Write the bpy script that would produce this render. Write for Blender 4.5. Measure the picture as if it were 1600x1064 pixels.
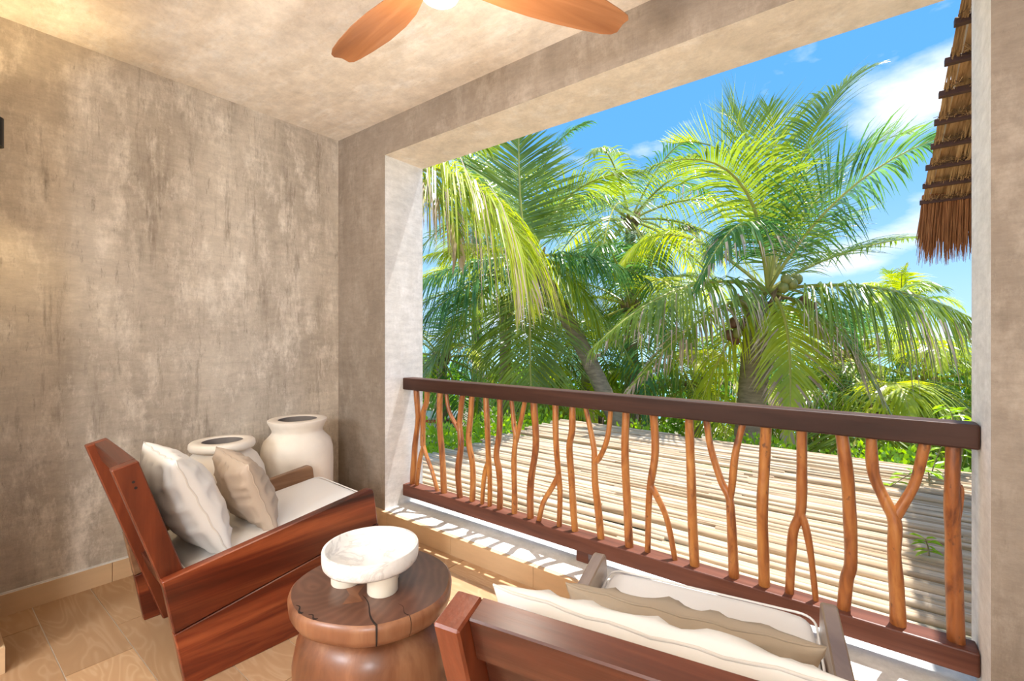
import bpy, bmesh, math, random
from mathutils import Vector, Matrix, noise

# ------------------------------------------------------------------ camera, sky, sun, fill lights
S = bpy.context.scene
COL = S.collection
for o in list(bpy.data.objects):
    bpy.data.objects.remove(o)

F_PX, CX, CY, H = 728.0, 800.0, 526.0, 1.3
YAW = math.radians(37.5)
FW = Vector((-math.sin(YAW), math.cos(YAW), 0))
RT = Vector((math.cos(YAW), math.sin(YAW), 0))
UP = Vector((0, 0, 1))
CAM = Vector((0, 0, H))

cam = bpy.data.cameras.new('camera')
cam.sensor_width = 36
cam.lens = F_PX / 1600 * 36
cam.shift_y = (CY - 532) / 1600
cam.clip_start = 0.02
cam.clip_end = 2000
camo = bpy.data.objects.new('camera', cam)
COL.objects.link(camo)
camo.location = CAM
camo.rotation_euler = (math.radians(90), 0, YAW)
S.camera = camo

S.view_settings.view_transform = 'Standard'
S.view_settings.look = 'None'
S.view_settings.gamma = 1
S.view_settings.use_curve_mapping = False
S.view_settings.exposure = 0.42
S.cycles.use_denoising = True
S.cycles.max_bounces = 10
S.cycles.diffuse_bounces = 6
S.cycles.sample_clamp_indirect = 6

# sky: blue gradient with scattered cumulus, the same in every direction
W = bpy.data.worlds.new('sky')
S.world = W
W.use_nodes = True
nt = W.node_tree
nt.nodes.clear()


def N(tree, kind, **kw):
    n = tree.nodes.new(kind)
    for k, v in kw.items():
        setattr(n, k, v)
    return n


def ramp(tree, pts, interp='LINEAR'):
    r = tree.nodes.new('ShaderNodeValToRGB')
    r.color_ramp.interpolation = interp
    els = r.color_ramp.elements
    while len(els) > 1:
        els.remove(els[-1])
    for i, (p, c) in enumerate(pts):
        e = els[0] if i == 0 else els.new(p)
        e.position = p
        e.color = (*c, 1) if len(c) == 3 else c
    return r


tc = N(nt, 'ShaderNodeTexCoord')
sep = N(nt, 'ShaderNodeSeparateXYZ')
nt.links.new(tc.outputs['Generated'], sep.inputs[0])
grad = ramp(nt, [(0.0, (0.45, 0.68, 0.95)), (0.12, (0.30, 0.56, 0.90)), (0.35, (0.11, 0.36, 0.78)), (1.0, (0.07, 0.29, 0.74))])
nt.links.new(sep.outputs['Z'], grad.inputs[0])
mp = N(nt, 'ShaderNodeMapping')
mp.inputs['Scale'].default_value = (1.0, 1.0, 2.2)
mp.inputs['Location'].default_value = (0.37, 0.629, 0.5)
mp.inputs['Rotation'].default_value = (0, 0, math.radians(-5))
nt.links.new(tc.outputs['Generated'], mp.inputs[0])
cl = N(nt, 'ShaderNodeTexNoise')
cl.inputs['Scale'].default_value = 3.6
cl.inputs['Detail'].default_value = 7
cl.inputs['Roughness'].default_value = 0.52
nt.links.new(mp.outputs[0], cl.inputs['Vector'])
clr = ramp(nt, [(0.50, (0, 0, 0)), (0.68, (1, 1, 1))])
nt.links.new(cl.outputs['Fac'], clr.inputs[0])
mixc = N(nt, 'ShaderNodeMixRGB')
mixc.inputs[2].default_value = (0.92, 0.95, 1.0, 1)
nt.links.new(clr.outputs[0], mixc.inputs[0])
nt.links.new(grad.outputs[0], mixc.inputs[1])
bg = N(nt, 'ShaderNodeBackground')
bg.inputs[1].default_value = 1.12
nt.links.new(mixc.outputs[0], bg.inputs[0])
wo = N(nt, 'ShaderNodeOutputWorld')
nt.links.new(bg.outputs[0], wo.inputs[0])

# the sun stands high outside the railing, a little to the right
SUN_K, SUN_X = 0.345, 0.075
sun = bpy.data.lights.new('sun', 'SUN')
sun.energy = 6.8
sun.angle = math.radians(0.53)
sun.color = (1.0, 0.975, 0.94)
suno = bpy.data.objects.new('sun', sun)
COL.objects.link(suno)
suno.location = (2, 6, 12)
suno.rotation_euler = Vector((-SUN_X, -SUN_K, -1)).to_track_quat('-Z', 'Y').to_euler()


# added fill lights, unseen, in the room behind the doorway the camera stands in
for k_, (lx, ly) in enumerate(((-1.7, -1.5), (0.5, -1.5))):
    l = bpy.data.lights.new('room_fill', 'POINT')
    l.energy = 118
    l.color = (0.86, 0.93, 1.0)
    l.shadow_soft_size = 0.3
    o = bpy.data.objects.new('room_fill', l)
    COL.objects.link(o)
    o.location = (lx, ly, 1.75)


def pt(px, py, Y=None, d=None, X=None, z=None):
    """point of the place that the ray through a photo pixel meets"""
    r = FW + RT * ((px - CX) / F_PX) - UP * ((py - CY) / F_PX)
    if d is not None:
        t = d
    elif Y is not None:
        t = Y / r.y
    elif X is not None:
        t = X / r.x
    else:
        t = (z - H) / r.z
    return CAM + r * t


# ------------------------------------------------------------------ materials
MATS = {}


def newmat(name):
    m = bpy.data.materials.new(name)
    m.use_nodes = True
    t = m.node_tree
    b = t.nodes['Principled BSDF']
    MATS[name] = m
    return m, t, b


def coords(t, scale=(1, 1, 1), kind='Object', rot=(0, 0, 0)):
    c = N(t, 'ShaderNodeTexCoord')
    m = N(t, 'ShaderNodeMapping')
    m.inputs['Scale'].default_value = scale
    m.inputs['Rotation'].default_value = rot
    t.links.new(c.outputs[kind], m.inputs[0])
    return m.outputs[0]


def tnoise(t, vec, scale, detail=5, rough=0.55, dist=0.0):
    n = N(t, 'ShaderNodeTexNoise')
    n.inputs['Scale'].default_value = scale
    n.inputs['Detail'].default_value = detail
    n.inputs['Roughness'].default_value = rough
    n.inputs['Distortion'].default_value = dist
    t.links.new(vec, n.inputs['Vector'])
    return n.outputs['Fac']


def mixrgb(t, fac, a, b, mode='MIX'):
    m = N(t, 'ShaderNodeMixRGB', blend_type=mode)
    for i, v in ((0, fac), (1, a), (2, b)):
        if isinstance(v, (int, float)):
            m.inputs[i].default_value = v
        elif isinstance(v, tuple):
            m.inputs[i].default_value = (*v, 1)
        else:
            t.links.new(v, m.inputs[i])
    return m.outputs[0]


def bump(t, b, height, strength=0.3, dist=0.01):
    n = N(t, 'ShaderNodeBump')
    n.inputs['Strength'].default_value = strength
    n.inputs['Distance'].default_value = dist
    t.links.new(height, n.inputs['Height'])
    t.links.new(n.outputs[0], b.inputs['Normal'])


def set_in(b, **kw):
    names = {'rough': 'Roughness', 'spec': 'Specular IOR Level', 'coat': 'Coat Weight', 'coatr': 'Coat Roughness', 'metal': 'Metallic', 'sss': 'Subsurface Weight'}
    for k, v in kw.items():
        b.inputs[names[k]].default_value = v


def plaster(name, base, dark, light, stretch=(1, 1, 0.33), streak=1.0, rough=0.75, bstr=0.35, darks=0.8):
    m, t, b = newmat(name)
    sx, sy, sz = stretch
    # broad stains, medium trowel patches, fine streaks along the trowel direction, specks
    n1 = tnoise(t, coords(t, (1.3 * sx, 1.3 * sy, 1.6 * sz)), 2.2, 12, 0.74, 0.1)
    r1 = ramp(t, [(0.40, (0, 0, 0)), (0.58, (1, 1, 1))])
    t.links.new(n1, r1.inputs[0])
    c = mixrgb(t, r1.outputs[0], tuple(0.5 * (x + y) for x, y in zip(dark, base)), base)
    n2 = tnoise(t, coords(t, (2.2 * sx, 2.2 * sy, 2.0 * sz ** 0.6)), 3.0, 12, 0.78, 0.1)
    r2 = ramp(t, [(0.50, (0, 0, 0)), (0.64, (0.85, 0.85, 0.85))])
    t.links.new(n2, r2.inputs[0])
    c = mixrgb(t, r2.outputs[0], c, light)
    n3 = tnoise(t, coords(t, (4.6 * sx, 4.6 * sy, 2.2 * sz)), 2.4, 11, 0.76, 0.08)
    r3 = ramp(t, [(0.55, (0, 0, 0)), (0.66, (darks,) * 3)])
    t.links.new(n3, r3.inputs[0])
    c = mixrgb(t, r3.outputs[0], c, dark)
    n5 = tnoise(t, coords(t, (9 * sx, 9 * sy, 7 * sz)), 3.6, 9, 0.8, 0.1)
    r5 = ramp(t, [(0.58, (0, 0, 0)), (0.66, (0.7 * darks,) * 3)])
    t.links.new(n5, r5.inputs[0])
    c = mixrgb(t, r5.outputs[0], c, tuple(x * 0.75 for x in dark))
    n6 = tnoise(t, coords(t, (1, 1, 3)), 9.0, 10, 0.8, 0.1)
    r6 = ramp(t, [(0.35, (0.84, 0.84, 0.84)), (0.65, (1.12, 1.12, 1.12))])
    t.links.new(n6, r6.inputs[0])
    c = mixrgb(t, 1.0, c, r6.outputs[0], 'MULTIPLY')
    t.links.new(c, b.inputs['Base Color'])
    n4 = tnoise(t, coords(t, (1, 1, 0.6)), 12, 9, 0.7, 0.1)
    bump(t, b, n4, bstr, 0.012)
    set_in(b, rough=rough, spec=0.3)
    return m


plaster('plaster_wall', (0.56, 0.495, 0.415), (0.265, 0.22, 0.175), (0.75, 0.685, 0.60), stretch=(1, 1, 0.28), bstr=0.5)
plaster('plaster_front_shade', (0.31, 0.255, 0.205), (0.20, 0.158, 0.12), (0.38, 0.32, 0.26), stretch=(1, 1, 0.4), darks=0.45, bstr=0.2)  # brown darkened for the backlit room side of the front wall
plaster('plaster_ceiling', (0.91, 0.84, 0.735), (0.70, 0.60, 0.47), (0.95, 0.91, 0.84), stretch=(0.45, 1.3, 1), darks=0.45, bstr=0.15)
plaster('plaster_reveal_bounce', (0.82, 0.73, 0.60), (0.66, 0.56, 0.44), (0.88, 0.82, 0.73), darks=0.35, bstr=0.2)  # cream brightened for light bounced up under the lintel
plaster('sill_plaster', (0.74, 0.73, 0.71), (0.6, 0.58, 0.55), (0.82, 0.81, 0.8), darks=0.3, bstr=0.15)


def wood(name, c_dark, c_mid, c_light, axis='X', scale=1.0, rough=0.35, coat=0.25, ring=0.5, bstr=0.12):
    m, t, b = newmat(name)
    lo, hi = 1.0 * scale, 14.0 * scale
    sc = {'X': (lo, hi, hi), 'Y': (hi, lo, hi), 'Z': (hi, hi, lo)}[axis]
    v = coords(t, sc)
    n1 = tnoise(t, v, 1.3, 6, 0.6, 0.6)
    r = ramp(t, [(0.3, c_dark), (0.5, c_mid), (0.7, c_light)])
    t.links.new(n1, r.inputs[0])
    n2 = tnoise(t, coords(t, tuple(x * 0.25 for x in sc)), 1.6, 4, 0.55, 1.0)
    r2 = ramp(t, [(0.38, (0.45, 0.45, 0.45)), (0.62, (1, 1, 1))])
    t.links.new(n2, r2.inputs[0])
    c = mixrgb(t, ring, r.outputs[0], r2.outputs[0], 'MULTIPLY')
    t.links.new(c, b.inputs['Base Color'])
    n3 = tnoise(t, coords(t, tuple(x * 6 for x in sc)), 1.5, 3, 0.5)
    bump(t, b, n3, bstr, 0.004)
    set_in(b, rough=rough, coat=coat, coatr=0.25, spec=0.4 if coat > 0.1 else 0.22)
    return m


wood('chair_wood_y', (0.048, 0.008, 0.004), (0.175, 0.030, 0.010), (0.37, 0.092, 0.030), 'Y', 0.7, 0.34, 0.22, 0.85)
wood('arm_wood_sunlit', (0.13, 0.06, 0.03), (0.24, 0.125, 0.065), (0.36, 0.21, 0.12), 'Y', 0.7, 0.4, 0.1, 0.4)  # far arm of the left chair, sunlight put into its wood colour
wood('arm_wood_skylit', (0.24, 0.165, 0.115), (0.36, 0.265, 0.19), (0.47, 0.37, 0.28), 'Y', 0.7, 0.35, 0.3, 0.4)  # arm planks of greyed wood, with sky reflection put into the paler colour
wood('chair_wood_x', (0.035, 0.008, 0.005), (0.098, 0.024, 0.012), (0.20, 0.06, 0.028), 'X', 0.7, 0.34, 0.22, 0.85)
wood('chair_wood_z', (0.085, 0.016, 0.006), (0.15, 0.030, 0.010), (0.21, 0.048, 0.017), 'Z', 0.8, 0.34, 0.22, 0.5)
wood('rail_wood_dark', (0.028, 0.011, 0.007), (0.055, 0.022, 0.014), (0.085, 0.036, 0.022), 'X', 0.7, 0.5, 0.06, 0.4)
wood('rail_wood_red', (0.085, 0.028, 0.017), (0.155, 0.054, 0.033), (0.24, 0.092, 0.06), 'X', 0.7, 0.5, 0.06, 0.4)
wood('fan_wood', (0.30, 0.105, 0.032), (0.42, 0.165, 0.058), (0.54, 0.24, 0.10), 'X', 0.7, 0.35, 0.2, 0.3)
wood('post_wood', (0.10, 0.07, 0.05), (0.18, 0.13, 0.09), (0.28, 0.21, 0.15), 'Z', 0.7, 0.8, 0, 0.4)
wood('table_body', (0.10, 0.035, 0.016), (0.24, 0.088, 0.038), (0.42, 0.20, 0.10), 'Z', 0.35, 0.36, 0.25, 0.55)
wood('key_wood', (0.20, 0.075, 0.035), (0.27, 0.11, 0.055), (0.33, 0.15, 0.08), 'X', 0.9, 0.4, 0.2, 0.3)


def baluster_mat():
    m, t, b = newmat('branch_wood')
    v = coords(t, (9, 9, 2.2))
    n1 = tnoise(t, v, 2.5, 6, 0.6, 0.8)
    r = ramp(t, [(0.28, (0.13, 0.035, 0.010)), (0.48, (0.36, 0.125, 0.030)), (0.72, (0.52, 0.23, 0.062))])
    t.links.new(n1, r.inputs[0])
    oi = N(t, 'ShaderNodeObjectInfo')
    rr = ramp(t, [(0, (0.78, 0.68, 0.62)), (0.5, (1, 1, 1)), (1, (1.1, 1.15, 1.0))])
    t.links.new(oi.outputs['Random'], rr.inputs[0])
    c = mixrgb(t, 1.0, r.outputs[0], rr.outputs[0], 'MULTIPLY')
    n2 = tnoise(t, coords(t, (12, 12, 8)), 3.0, 4, 0.6)
    r2 = ramp(t, [(0.63, (0, 0, 0)), (0.72, (0.8, 0.8, 0.8))])
    t.links.new(n2, r2.inputs[0])
    c = mixrgb(t, r2.outputs[0], c, (0.07, 0.025, 0.012))
    t.links.new(c, b.inputs['Base Color'])
    bump(t, b, n1, 0.4, 0.006)
    set_in(b, rough=0.38, coat=0.25, coatr=0.3)


baluster_mat()


def slab_mat():
    m, t, b = newmat('table_top')
    c = N(t, 'ShaderNodeTexCoord')
    mp_ = N(t, 'ShaderNodeMapping')
    mp_.inputs['Location'].default_value = (0.05, 0.03, 0)
    t.links.new(c.outputs['Object'], mp_.inputs[0])
    nz = N(t, 'ShaderNodeTexNoise')
    nz.inputs['Scale'].default_value = 3.2
    nz.inputs['Detail'].default_value = 3
    t.links.new(mp_.outputs[0], nz.inputs['Vector'])
    mx = N(t, 'ShaderNodeMixRGB', blend_type='ADD')
    mx.inputs[0].default_value = 0.22
    t.links.new(mp_.outputs[0], mx.inputs[1])
    t.links.new(nz.outputs['Color'], mx.inputs[2])
    wv = N(t, 'ShaderNodeTexWave', wave_type='RINGS', rings_direction='Z')
    wv.inputs['Scale'].default_value = 10
    wv.inputs['Distortion'].default_value = 1.6
    wv.inputs['Detail'].default_value = 3
    t.links.new(mx.outputs[0], wv.inputs['Vector'])
    r = ramp(t, [(0.0, (0.115, 0.048, 0.030)), (0.6, (0.13, 0.056, 0.035)), (1, (0.15, 0.066, 0.042))])
    t.links.new(wv.outputs['Fac'], r.inputs[0])
    n2 = tnoise(t, mp_.outputs[0], 5, 4, 0.6)
    r2 = ramp(t, [(0.35, (0.75, 0.72, 0.7)), (0.65, (1.1, 1.1, 1.1))])
    t.links.new(n2, r2.inputs[0])
    cc = mixrgb(t, 1, r.outputs[0], r2.outputs[0], 'MULTIPLY')
    t.links.new(cc, b.inputs['Base Color'])
    set_in(b, rough=0.33, coat=0.2, coatr=0.3)
    m2 = wood('table_edge', (0.14, 0.05, 0.024), (0.26, 0.105, 0.05), (0.38, 0.18, 0.092), 'Z', 0.5, 0.36, 0.2, 0.35)


slab_mat()


def plain(name, col, rough=0.6, var=0.1, vs=6, coat=0.0, metal=0.0, bstr=0.0, bs=40, sss=0.0, stretch=(1, 1, 1)):
    m, t, b = newmat(name)
    n = tnoise(t, coords(t, stretch), vs, 5, 0.6)
    r = ramp(t, [(0.3, tuple(max(0, c * (1 - var)) for c in col)), (0.7, tuple(min(1, c * (1 + var)) for c in col))])
    t.links.new(n, r.inputs[0])
    t.links.new(r.outputs[0], b.inputs['Base Color'])
    if bstr:
        bump(t, b, tnoise(t, coords(t, stretch), bs, 4, 0.6), bstr, 0.003)
    set_in(b, rough=rough, coat=coat, metal=metal)
    if sss:
        set_in(b, sss=sss)
        b.inputs['Subsurface Radius'].default_value = (0.03, 0.03, 0.03)
    return m


plain('fabric_white', (0.78, 0.76, 0.735), 0.85, 0.02, 3, bstr=0.12, bs=300)
plain('fabric_tan', (0.50, 0.40, 0.315), 0.8, 0.04, 3, bstr=0.12, bs=300)
plain('fabric_khaki', (0.36, 0.29, 0.215), 0.75, 0.04, 3, bstr=0.12, bs=300)
plain('piping', (0.70, 0.66, 0.61), 0.85, 0.03)
plain('black_metal', (0.012, 0.012, 0.013), 0.4, 0.05, metal=0.3)
plain('terracotta_white', (0.77, 0.70, 0.61), 0.8, 0.07, 5, bstr=0.25, bs=30)
plain('jar_dark', (0.20, 0.17, 0.15), 0.9, 0.1)
plain('grout', (0.60, 0.54, 0.47), 0.9, 0.05)
plain('batten', (0.085, 0.036, 0.024), 0.7, 0.2, 8)
plain('thatch_dark', (0.13, 0.07, 0.03), 0.9, 0.4, 30)
plain('ground_soil', (0.22, 0.19, 0.12), 0.95, 0.3, 1.5)
plain('trunk_bark', (0.30, 0.235, 0.175), 0.9, 0.35, 7, bstr=0.6, bs=22, stretch=(1, 1, 3.5))
plain('sheath', (0.25, 0.16, 0.09), 0.9, 0.35, 9, stretch=(4, 4, 1))
plain('coconut_green', (0.26, 0.25, 0.06), 0.4, 0.2, 8)
plain('coconut_brown', (0.17, 0.075, 0.035), 0.5, 0.2, 8)
plain('boat_white', (0.8, 0.8, 0.8), 0.4, 0.02)
plain('boat_red', (0.65, 0.03, 0.04), 0.4, 0.02)
plain('shoot_stem', (0.22, 0.17, 0.08), 0.7, 0.1)
plain('crack', (0.02, 0.01, 0.007), 0.9, 0.1)
plain('globe_glass', (0.85, 0.85, 0.84), 0.25, 0.01)
MATS['globe_glass'].node_tree.nodes['Principled BSDF'].inputs['Emission Color'].default_value = (1, 0.97, 0.93, 1)
MATS['globe_glass'].node_tree.nodes['Principled BSDF'].inputs['Emission Strength'].default_value = 0.2
plain('bulb', (1, 0.8, 0.5), 0.4, 0.01)
MATS['bulb'].node_tree.nodes['Principled BSDF'].inputs['Emission Color'].default_value = (1, 0.72, 0.36, 1)
MATS['bulb'].node_tree.nodes['Principled BSDF'].inputs['Emission Strength'].default_value = 4


def alabaster():
    m, t, b = newmat('alabaster')
    n = tnoise(t, coords(t, (1, 1, 2.5), rot=(0.4, 0.3, 0)), 7, 7, 0.6, 1.5)
    r = ramp(t, [(0.40, (0.90, 0.885, 0.865)), (0.52, (0.84, 0.82, 0.79)), (0.56, (0.66, 0.64, 0.62)), (0.62, (0.88, 0.865, 0.84))])
    t.links.new(n, r.inputs[0])
    t.links.new(r.outputs[0], b.inputs['Base Color'])
    set_in(b, rough=0.35, sss=0.25)
    b.inputs['Subsurface Radius'].default_value = (0.02, 0.02, 0.02)
    plain('bowl_leg', (0.86, 0.80, 0.68), 0.5, 0.02)


alabaster()


def tile_mat():
    m, t, b = newmat('wood_tile')
    c = N(t, 'ShaderNodeTexCoord')
    oi = N(t, 'ShaderNodeObjectInfo')
    cmb = N(t, 'ShaderNodeCombineXYZ')
    ml = N(t, 'ShaderNodeMath', operation='MULTIPLY')
    ml.inputs[1].default_value = 37
    t.links.new(oi.outputs['Random'], ml.inputs[0])
    for i in range(3):
        t.links.new(ml.outputs[0], cmb.inputs[i])
    ad = N(t, 'ShaderNodeVectorMath', operation='ADD')
    t.links.new(c.outputs['Object'], ad.inputs[0])
    t.links.new(cmb.outputs[0], ad.inputs[1])
    mp_ = N(t, 'ShaderNodeMapping')
    mp_.inputs['Scale'].default_value = (1.6, 7, 1)
    t.links.new(ad.outputs[0], mp_.inputs[0])
    n1 = tnoise(t, mp_.outputs[0], 1.1, 2, 0.5, 1.4)
    wv = N(t, 'ShaderNodeMath', operation='MULTIPLY')
    wv.inputs[1].default_value = 46
    t.links.new(n1, wv.inputs[0])
    sn = N(t, 'ShaderNodeMath', operation='SINE')
    t.links.new(wv.outputs[0], sn.inputs[0])
    r = ramp(t, [(0.0, (0.45, 0.275, 0.15)), (0.75, (0.475, 0.298, 0.165)), (1.0, (0.51, 0.335, 0.20))])
    mr = N(t, 'ShaderNodeMapRange')
    mr.inputs[1].default_value = -1
    t.links.new(sn.outputs[0], mr.inputs[0])
    t.links.new(mr.outputs[0], r.inputs[0])
    rr = ramp(t, [(0, (0.82, 0.80, 0.78)), (1, (1.12, 1.12, 1.1))])
    t.links.new(oi.outputs['Random'], rr.inputs[0])
    cc = mixrgb(t, 1, r.outputs[0], rr.outputs[0], 'MULTIPLY')
    t.links.new(cc, b.inputs['Base Color'])
    set_in(b, rough=0.42, spec=0.4)
    plain('skirting_tile', (0.62, 0.43, 0.255), 0.5, 0.06, 4, stretch=(1, 1, 6))


tile_mat()


def straw_mats():
    m, t, b = newmat('pole_straw')
    n = tnoise(t, coords(t, (0.9, 14, 14)), 1.6, 6, 0.65, 0.3)
    r = ramp(t, [(0.26, (0.20, 0.13, 0.075)), (0.42, (0.50, 0.39, 0.27)), (0.7, (0.68, 0.58, 0.455))])
    t.links.new(n, r.inputs[0])
    oi = N(t, 'ShaderNodeObjectInfo')
    rr = ramp(t, [(0, (0.62, 0.54, 0.44)), (0.35, (0.92, 0.88, 0.82)), (1, (1.12, 1.12, 1.12))])
    t.links.new(oi.outputs['Random'], rr.inputs[0])
    c = mixrgb(t, 1, r.outputs[0], rr.outputs[0], 'MULTIPLY')
    t.links.new(c, b.inputs['Base Color'])
    bump(t, b, n, 0.4, 0.006)
    set_in(b, rough=0.8, spec=0.2)
    for name, a, bb, cc in (('thatch', (0.17, 0.085, 0.032), (0.42, 0.245, 0.11), (0.60, 0.40, 0.20)),
                            ('thatch_fringe', (0.17, 0.062, 0.022), (0.36, 0.14, 0.05), (0.50, 0.23, 0.09))):
        m, t, b = newmat(name)
        n = tnoise(t, coords(t, (60, 3, 3)), 1.0, 5, 0.7)
        r = ramp(t, [(0.3, a), (0.5, bb), (0.72, cc)])
        t.links.new(n, r.inputs[0])
        t.links.new(r.outputs[0], b.inputs['Base Color'])
        set_in(b, rough=0.8, spec=0.2)


straw_mats()


def leaf_mat(name, c1, c2, c3, rough=0.32, trans=0.4, scale=1.2, spec=0.5):
    m, t, b = newmat(name)
    n = tnoise(t, coords(t), scale, 4, 0.6)
    r = ramp(t, [(0.3, c1), (0.5, c2), (0.72, c3)])
    t.links.new(n, r.inputs[0])
    t.links.new(r.outputs[0], b.inputs['Base Color'])
    set_in(b, rough=rough, spec=spec)
    tr = N(t, 'ShaderNodeBsdfTranslucent')
    hs = N(t, 'ShaderNodeHueSaturation')
    hs.inputs['Value'].default_value = 2.1
    hs.inputs['Saturation'].default_value = 1.15
    hs.inputs['Hue'].default_value = 0.485
    t.links.new(r.outputs[0], hs.inputs['Color'])
    t.links.new(hs.outputs[0], tr.inputs[0])
    mx = N(t, 'ShaderNodeMixShader')
    mx.inputs[0].default_value = trans
    t.links.new(b.outputs[0], mx.inputs[1])
    t.links.new(tr.outputs[0], mx.inputs[2])
    t.links.new(mx.outputs[0], t.nodes['Material Output'].inputs[0])


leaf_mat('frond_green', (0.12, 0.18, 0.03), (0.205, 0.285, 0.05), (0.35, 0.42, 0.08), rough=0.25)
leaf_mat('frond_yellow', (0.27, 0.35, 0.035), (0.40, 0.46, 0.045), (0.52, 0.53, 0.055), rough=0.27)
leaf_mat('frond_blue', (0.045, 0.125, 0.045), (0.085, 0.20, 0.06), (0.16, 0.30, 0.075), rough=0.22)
leaf_mat('frond_dead', (0.30, 0.20, 0.13), (0.46, 0.34, 0.24), (0.58, 0.46, 0.35), rough=0.7, trans=0.2)
leaf_mat('rachis', (0.34, 0.33, 0.07), (0.45, 0.42, 0.09), (0.52, 0.47, 0.12), rough=0.4, trans=0.0)
leaf_mat('bush_leaf', (0.16, 0.28, 0.03), (0.26, 0.42, 0.05), (0.36, 0.52, 0.07), scale=2.5)
leaf_mat('bush_leaf_dark', (0.09, 0.19, 0.03), (0.16, 0.30, 0.045), (0.25, 0.40, 0.06), scale=2.5)


def sea_mat():
    m, t, b = newmat('sea_water')
    n = tnoise(t, coords(t), 0.2, 3)
    r = ramp(t, [(0.3, (0.13, 0.42, 0.5)), (0.7, (0.3, 0.58, 0.64))])
    t.links.new(n, r.inputs[0])
    t.links.new(r.outputs[0], b.inputs['Base Color'])
    set_in(b, rough=0.15)


sea_mat()


# ------------------------------------------------------------------ mesh helpers
class MB:
    def __init__(self):
        self.v, self.f, self.mi = [], [], []

    def add(self, verts, faces, mi=0):
        n = len(self.v)
        self.v += [tuple(p) for p in verts]
        self.f += [tuple(i + n for i in q) for q in faces]
        self.mi += [mi] * len(faces)

    def box(self, x0, x1, y0, y1, z0, z1, mi=0):
        self.add([(x0, y0, z0), (x1, y0, z0), (x1, y1, z0), (x0, y1, z0), (x0, y0, z1), (x1, y0, z1), (x1, y1, z1), (x0, y1, z1)],
                 [(0, 3, 2, 1), (4, 5, 6, 7), (0, 1, 5, 4), (1, 2, 6, 5), (2, 3, 7, 6), (3, 0, 4, 7)], mi)

    def prism_x(self, poly, x0, x1, mi=0):
        """polygon of (y, z) extruded along x"""
        n = len(poly)
        vs = [(x0, y, z) for y, z in poly] + [(x1, y, z) for y, z in poly]
        fs = [tuple(range(n)), tuple(range(2 * n - 1, n - 1, -1))]
        fs += [((i + 1) % n, i, n + i, n + (i + 1) % n) for i in range(n)]
        self.add(vs, fs, mi)

    def prism_z(self, poly, z0, z1, mi=0):
        n = len(poly)
        vs = [(x, y, z0) for x, y in poly] + [(x, y, z1) for x, y in poly]
        fs = [tuple(range(n - 1, -1, -1)), tuple(range(n, 2 * n))]
        fs += [(i, (i + 1) % n, n + (i + 1) % n, n + i) for i in range(n)]
        self.add(vs, fs, mi)

    def tube(self, pts, rad, sides=8, cap=True, mi=0, squash=None):
        pts = [Vector(p) for p in pts]
        n = len(pts)
        if not isinstance(rad, (list, tuple)):
            rad = [rad] * n
        ref = None
        vs, fs = [], []
        for i, p in enumerate(pts):
            t = (pts[min(i + 1, n - 1)] - pts[max(i - 1, 0)]).normalized()
            if ref is None:
                ref = t.orthogonal().normalized()
            ref = (ref - t * ref.dot(t)).normalized()
            bi = t.cross(ref)
            for k in range(sides):
                a = 2 * math.pi * k / sides
                vs.append(p + (ref * math.cos(a) + bi * math.sin(a)) * rad[i])
        for i in range(n - 1):
            for k in range(sides):
                k2 = (k + 1) % sides
                fs.append((i * sides + k, i * sides + k2, (i + 1) * sides + k2, (i + 1) * sides + k))
        if cap:
            fs.append(tuple(range(sides - 1, -1, -1)))
            fs.append(tuple(range((n - 1) * sides, n * sides)))
        self.add(vs, fs, mi)

    def lathe(self, prof, seg=48, mi=0, wob=None, close=False):
        vs, fs = [], []
        n = len(prof)
        for k in range(seg):
            a = 2 * math.pi * k / seg
            for r, z in prof:
                rr = r * (wob(a, z) if wob else 1)
                vs.append((rr * math.cos(a), rr * math.sin(a), z))
        for k in range(seg):
            k2 = (k + 1) % seg
            for i in range(n - 1):
                fs.append((k * n + i, k2 * n + i, k2 * n + i + 1, k * n + i + 1))
        self.add(vs, fs, mi)

    def build(self, name, mat, parent=None, smooth=False, bevel=0.0, segs=2, loc=None, merge=False, angle=None):
        me = bpy.data.meshes.new(name)
        me.from_pydata(self.v, [], self.f)
        mats = mat if isinstance(mat, (list, tuple)) else [mat]
        for m in mats:
            me.materials.append(MATS[m])
        if len(mats) > 1:
            me.polygons.foreach_set('material_index', self.mi)
        if bevel or merge:
            bm = bmesh.new()
            bm.from_mesh(me)
            if merge:
                bmesh.ops.remove_doubles(bm, verts=bm.verts, dist=1e-5)
            if bevel:
                bmesh.ops.recalc_face_normals(bm, faces=bm.faces)
                es = [e for e in bm.edges if len(e.link_faces) == 2 and e.calc_face_angle(0) > 0.5]
                bmesh.ops.bevel(bm, geom=es, offset=bevel, segments=segs, affect='EDGES', profile=0.5)
            bm.to_mesh(me)
            bm.free()
        if smooth:
            me.polygons.foreach_set('use_smooth', [True] * len(me.polygons))
        if angle:
            me.set_sharp_from_angle(angle=math.radians(angle))
        me.update()
        o = bpy.data.objects.new(name, me)
        COL.objects.link(o)
        if parent is not None:
            o.parent = parent
        if loc is not None:
            o.location = loc
        return o


def thing(name, label, cat, loc=(0, 0, 0), rz=0.0, group=None):
    o = bpy.data.objects.new(name, None)
    o.empty_display_size = 0.1
    COL.objects.link(o)
    o.location = loc
    o.rotation_euler = (0, 0, rz)
    return tag(o, label, cat, group)


def tag(o, label, cat, group=None):
    o['label'] = label
    o['category'] = cat
    if group:
        o['group'] = group
    return o


def struct(o, label=None):
    o['kind'] = 'structure'
    if label:
        o['label'] = label
    return o


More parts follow.
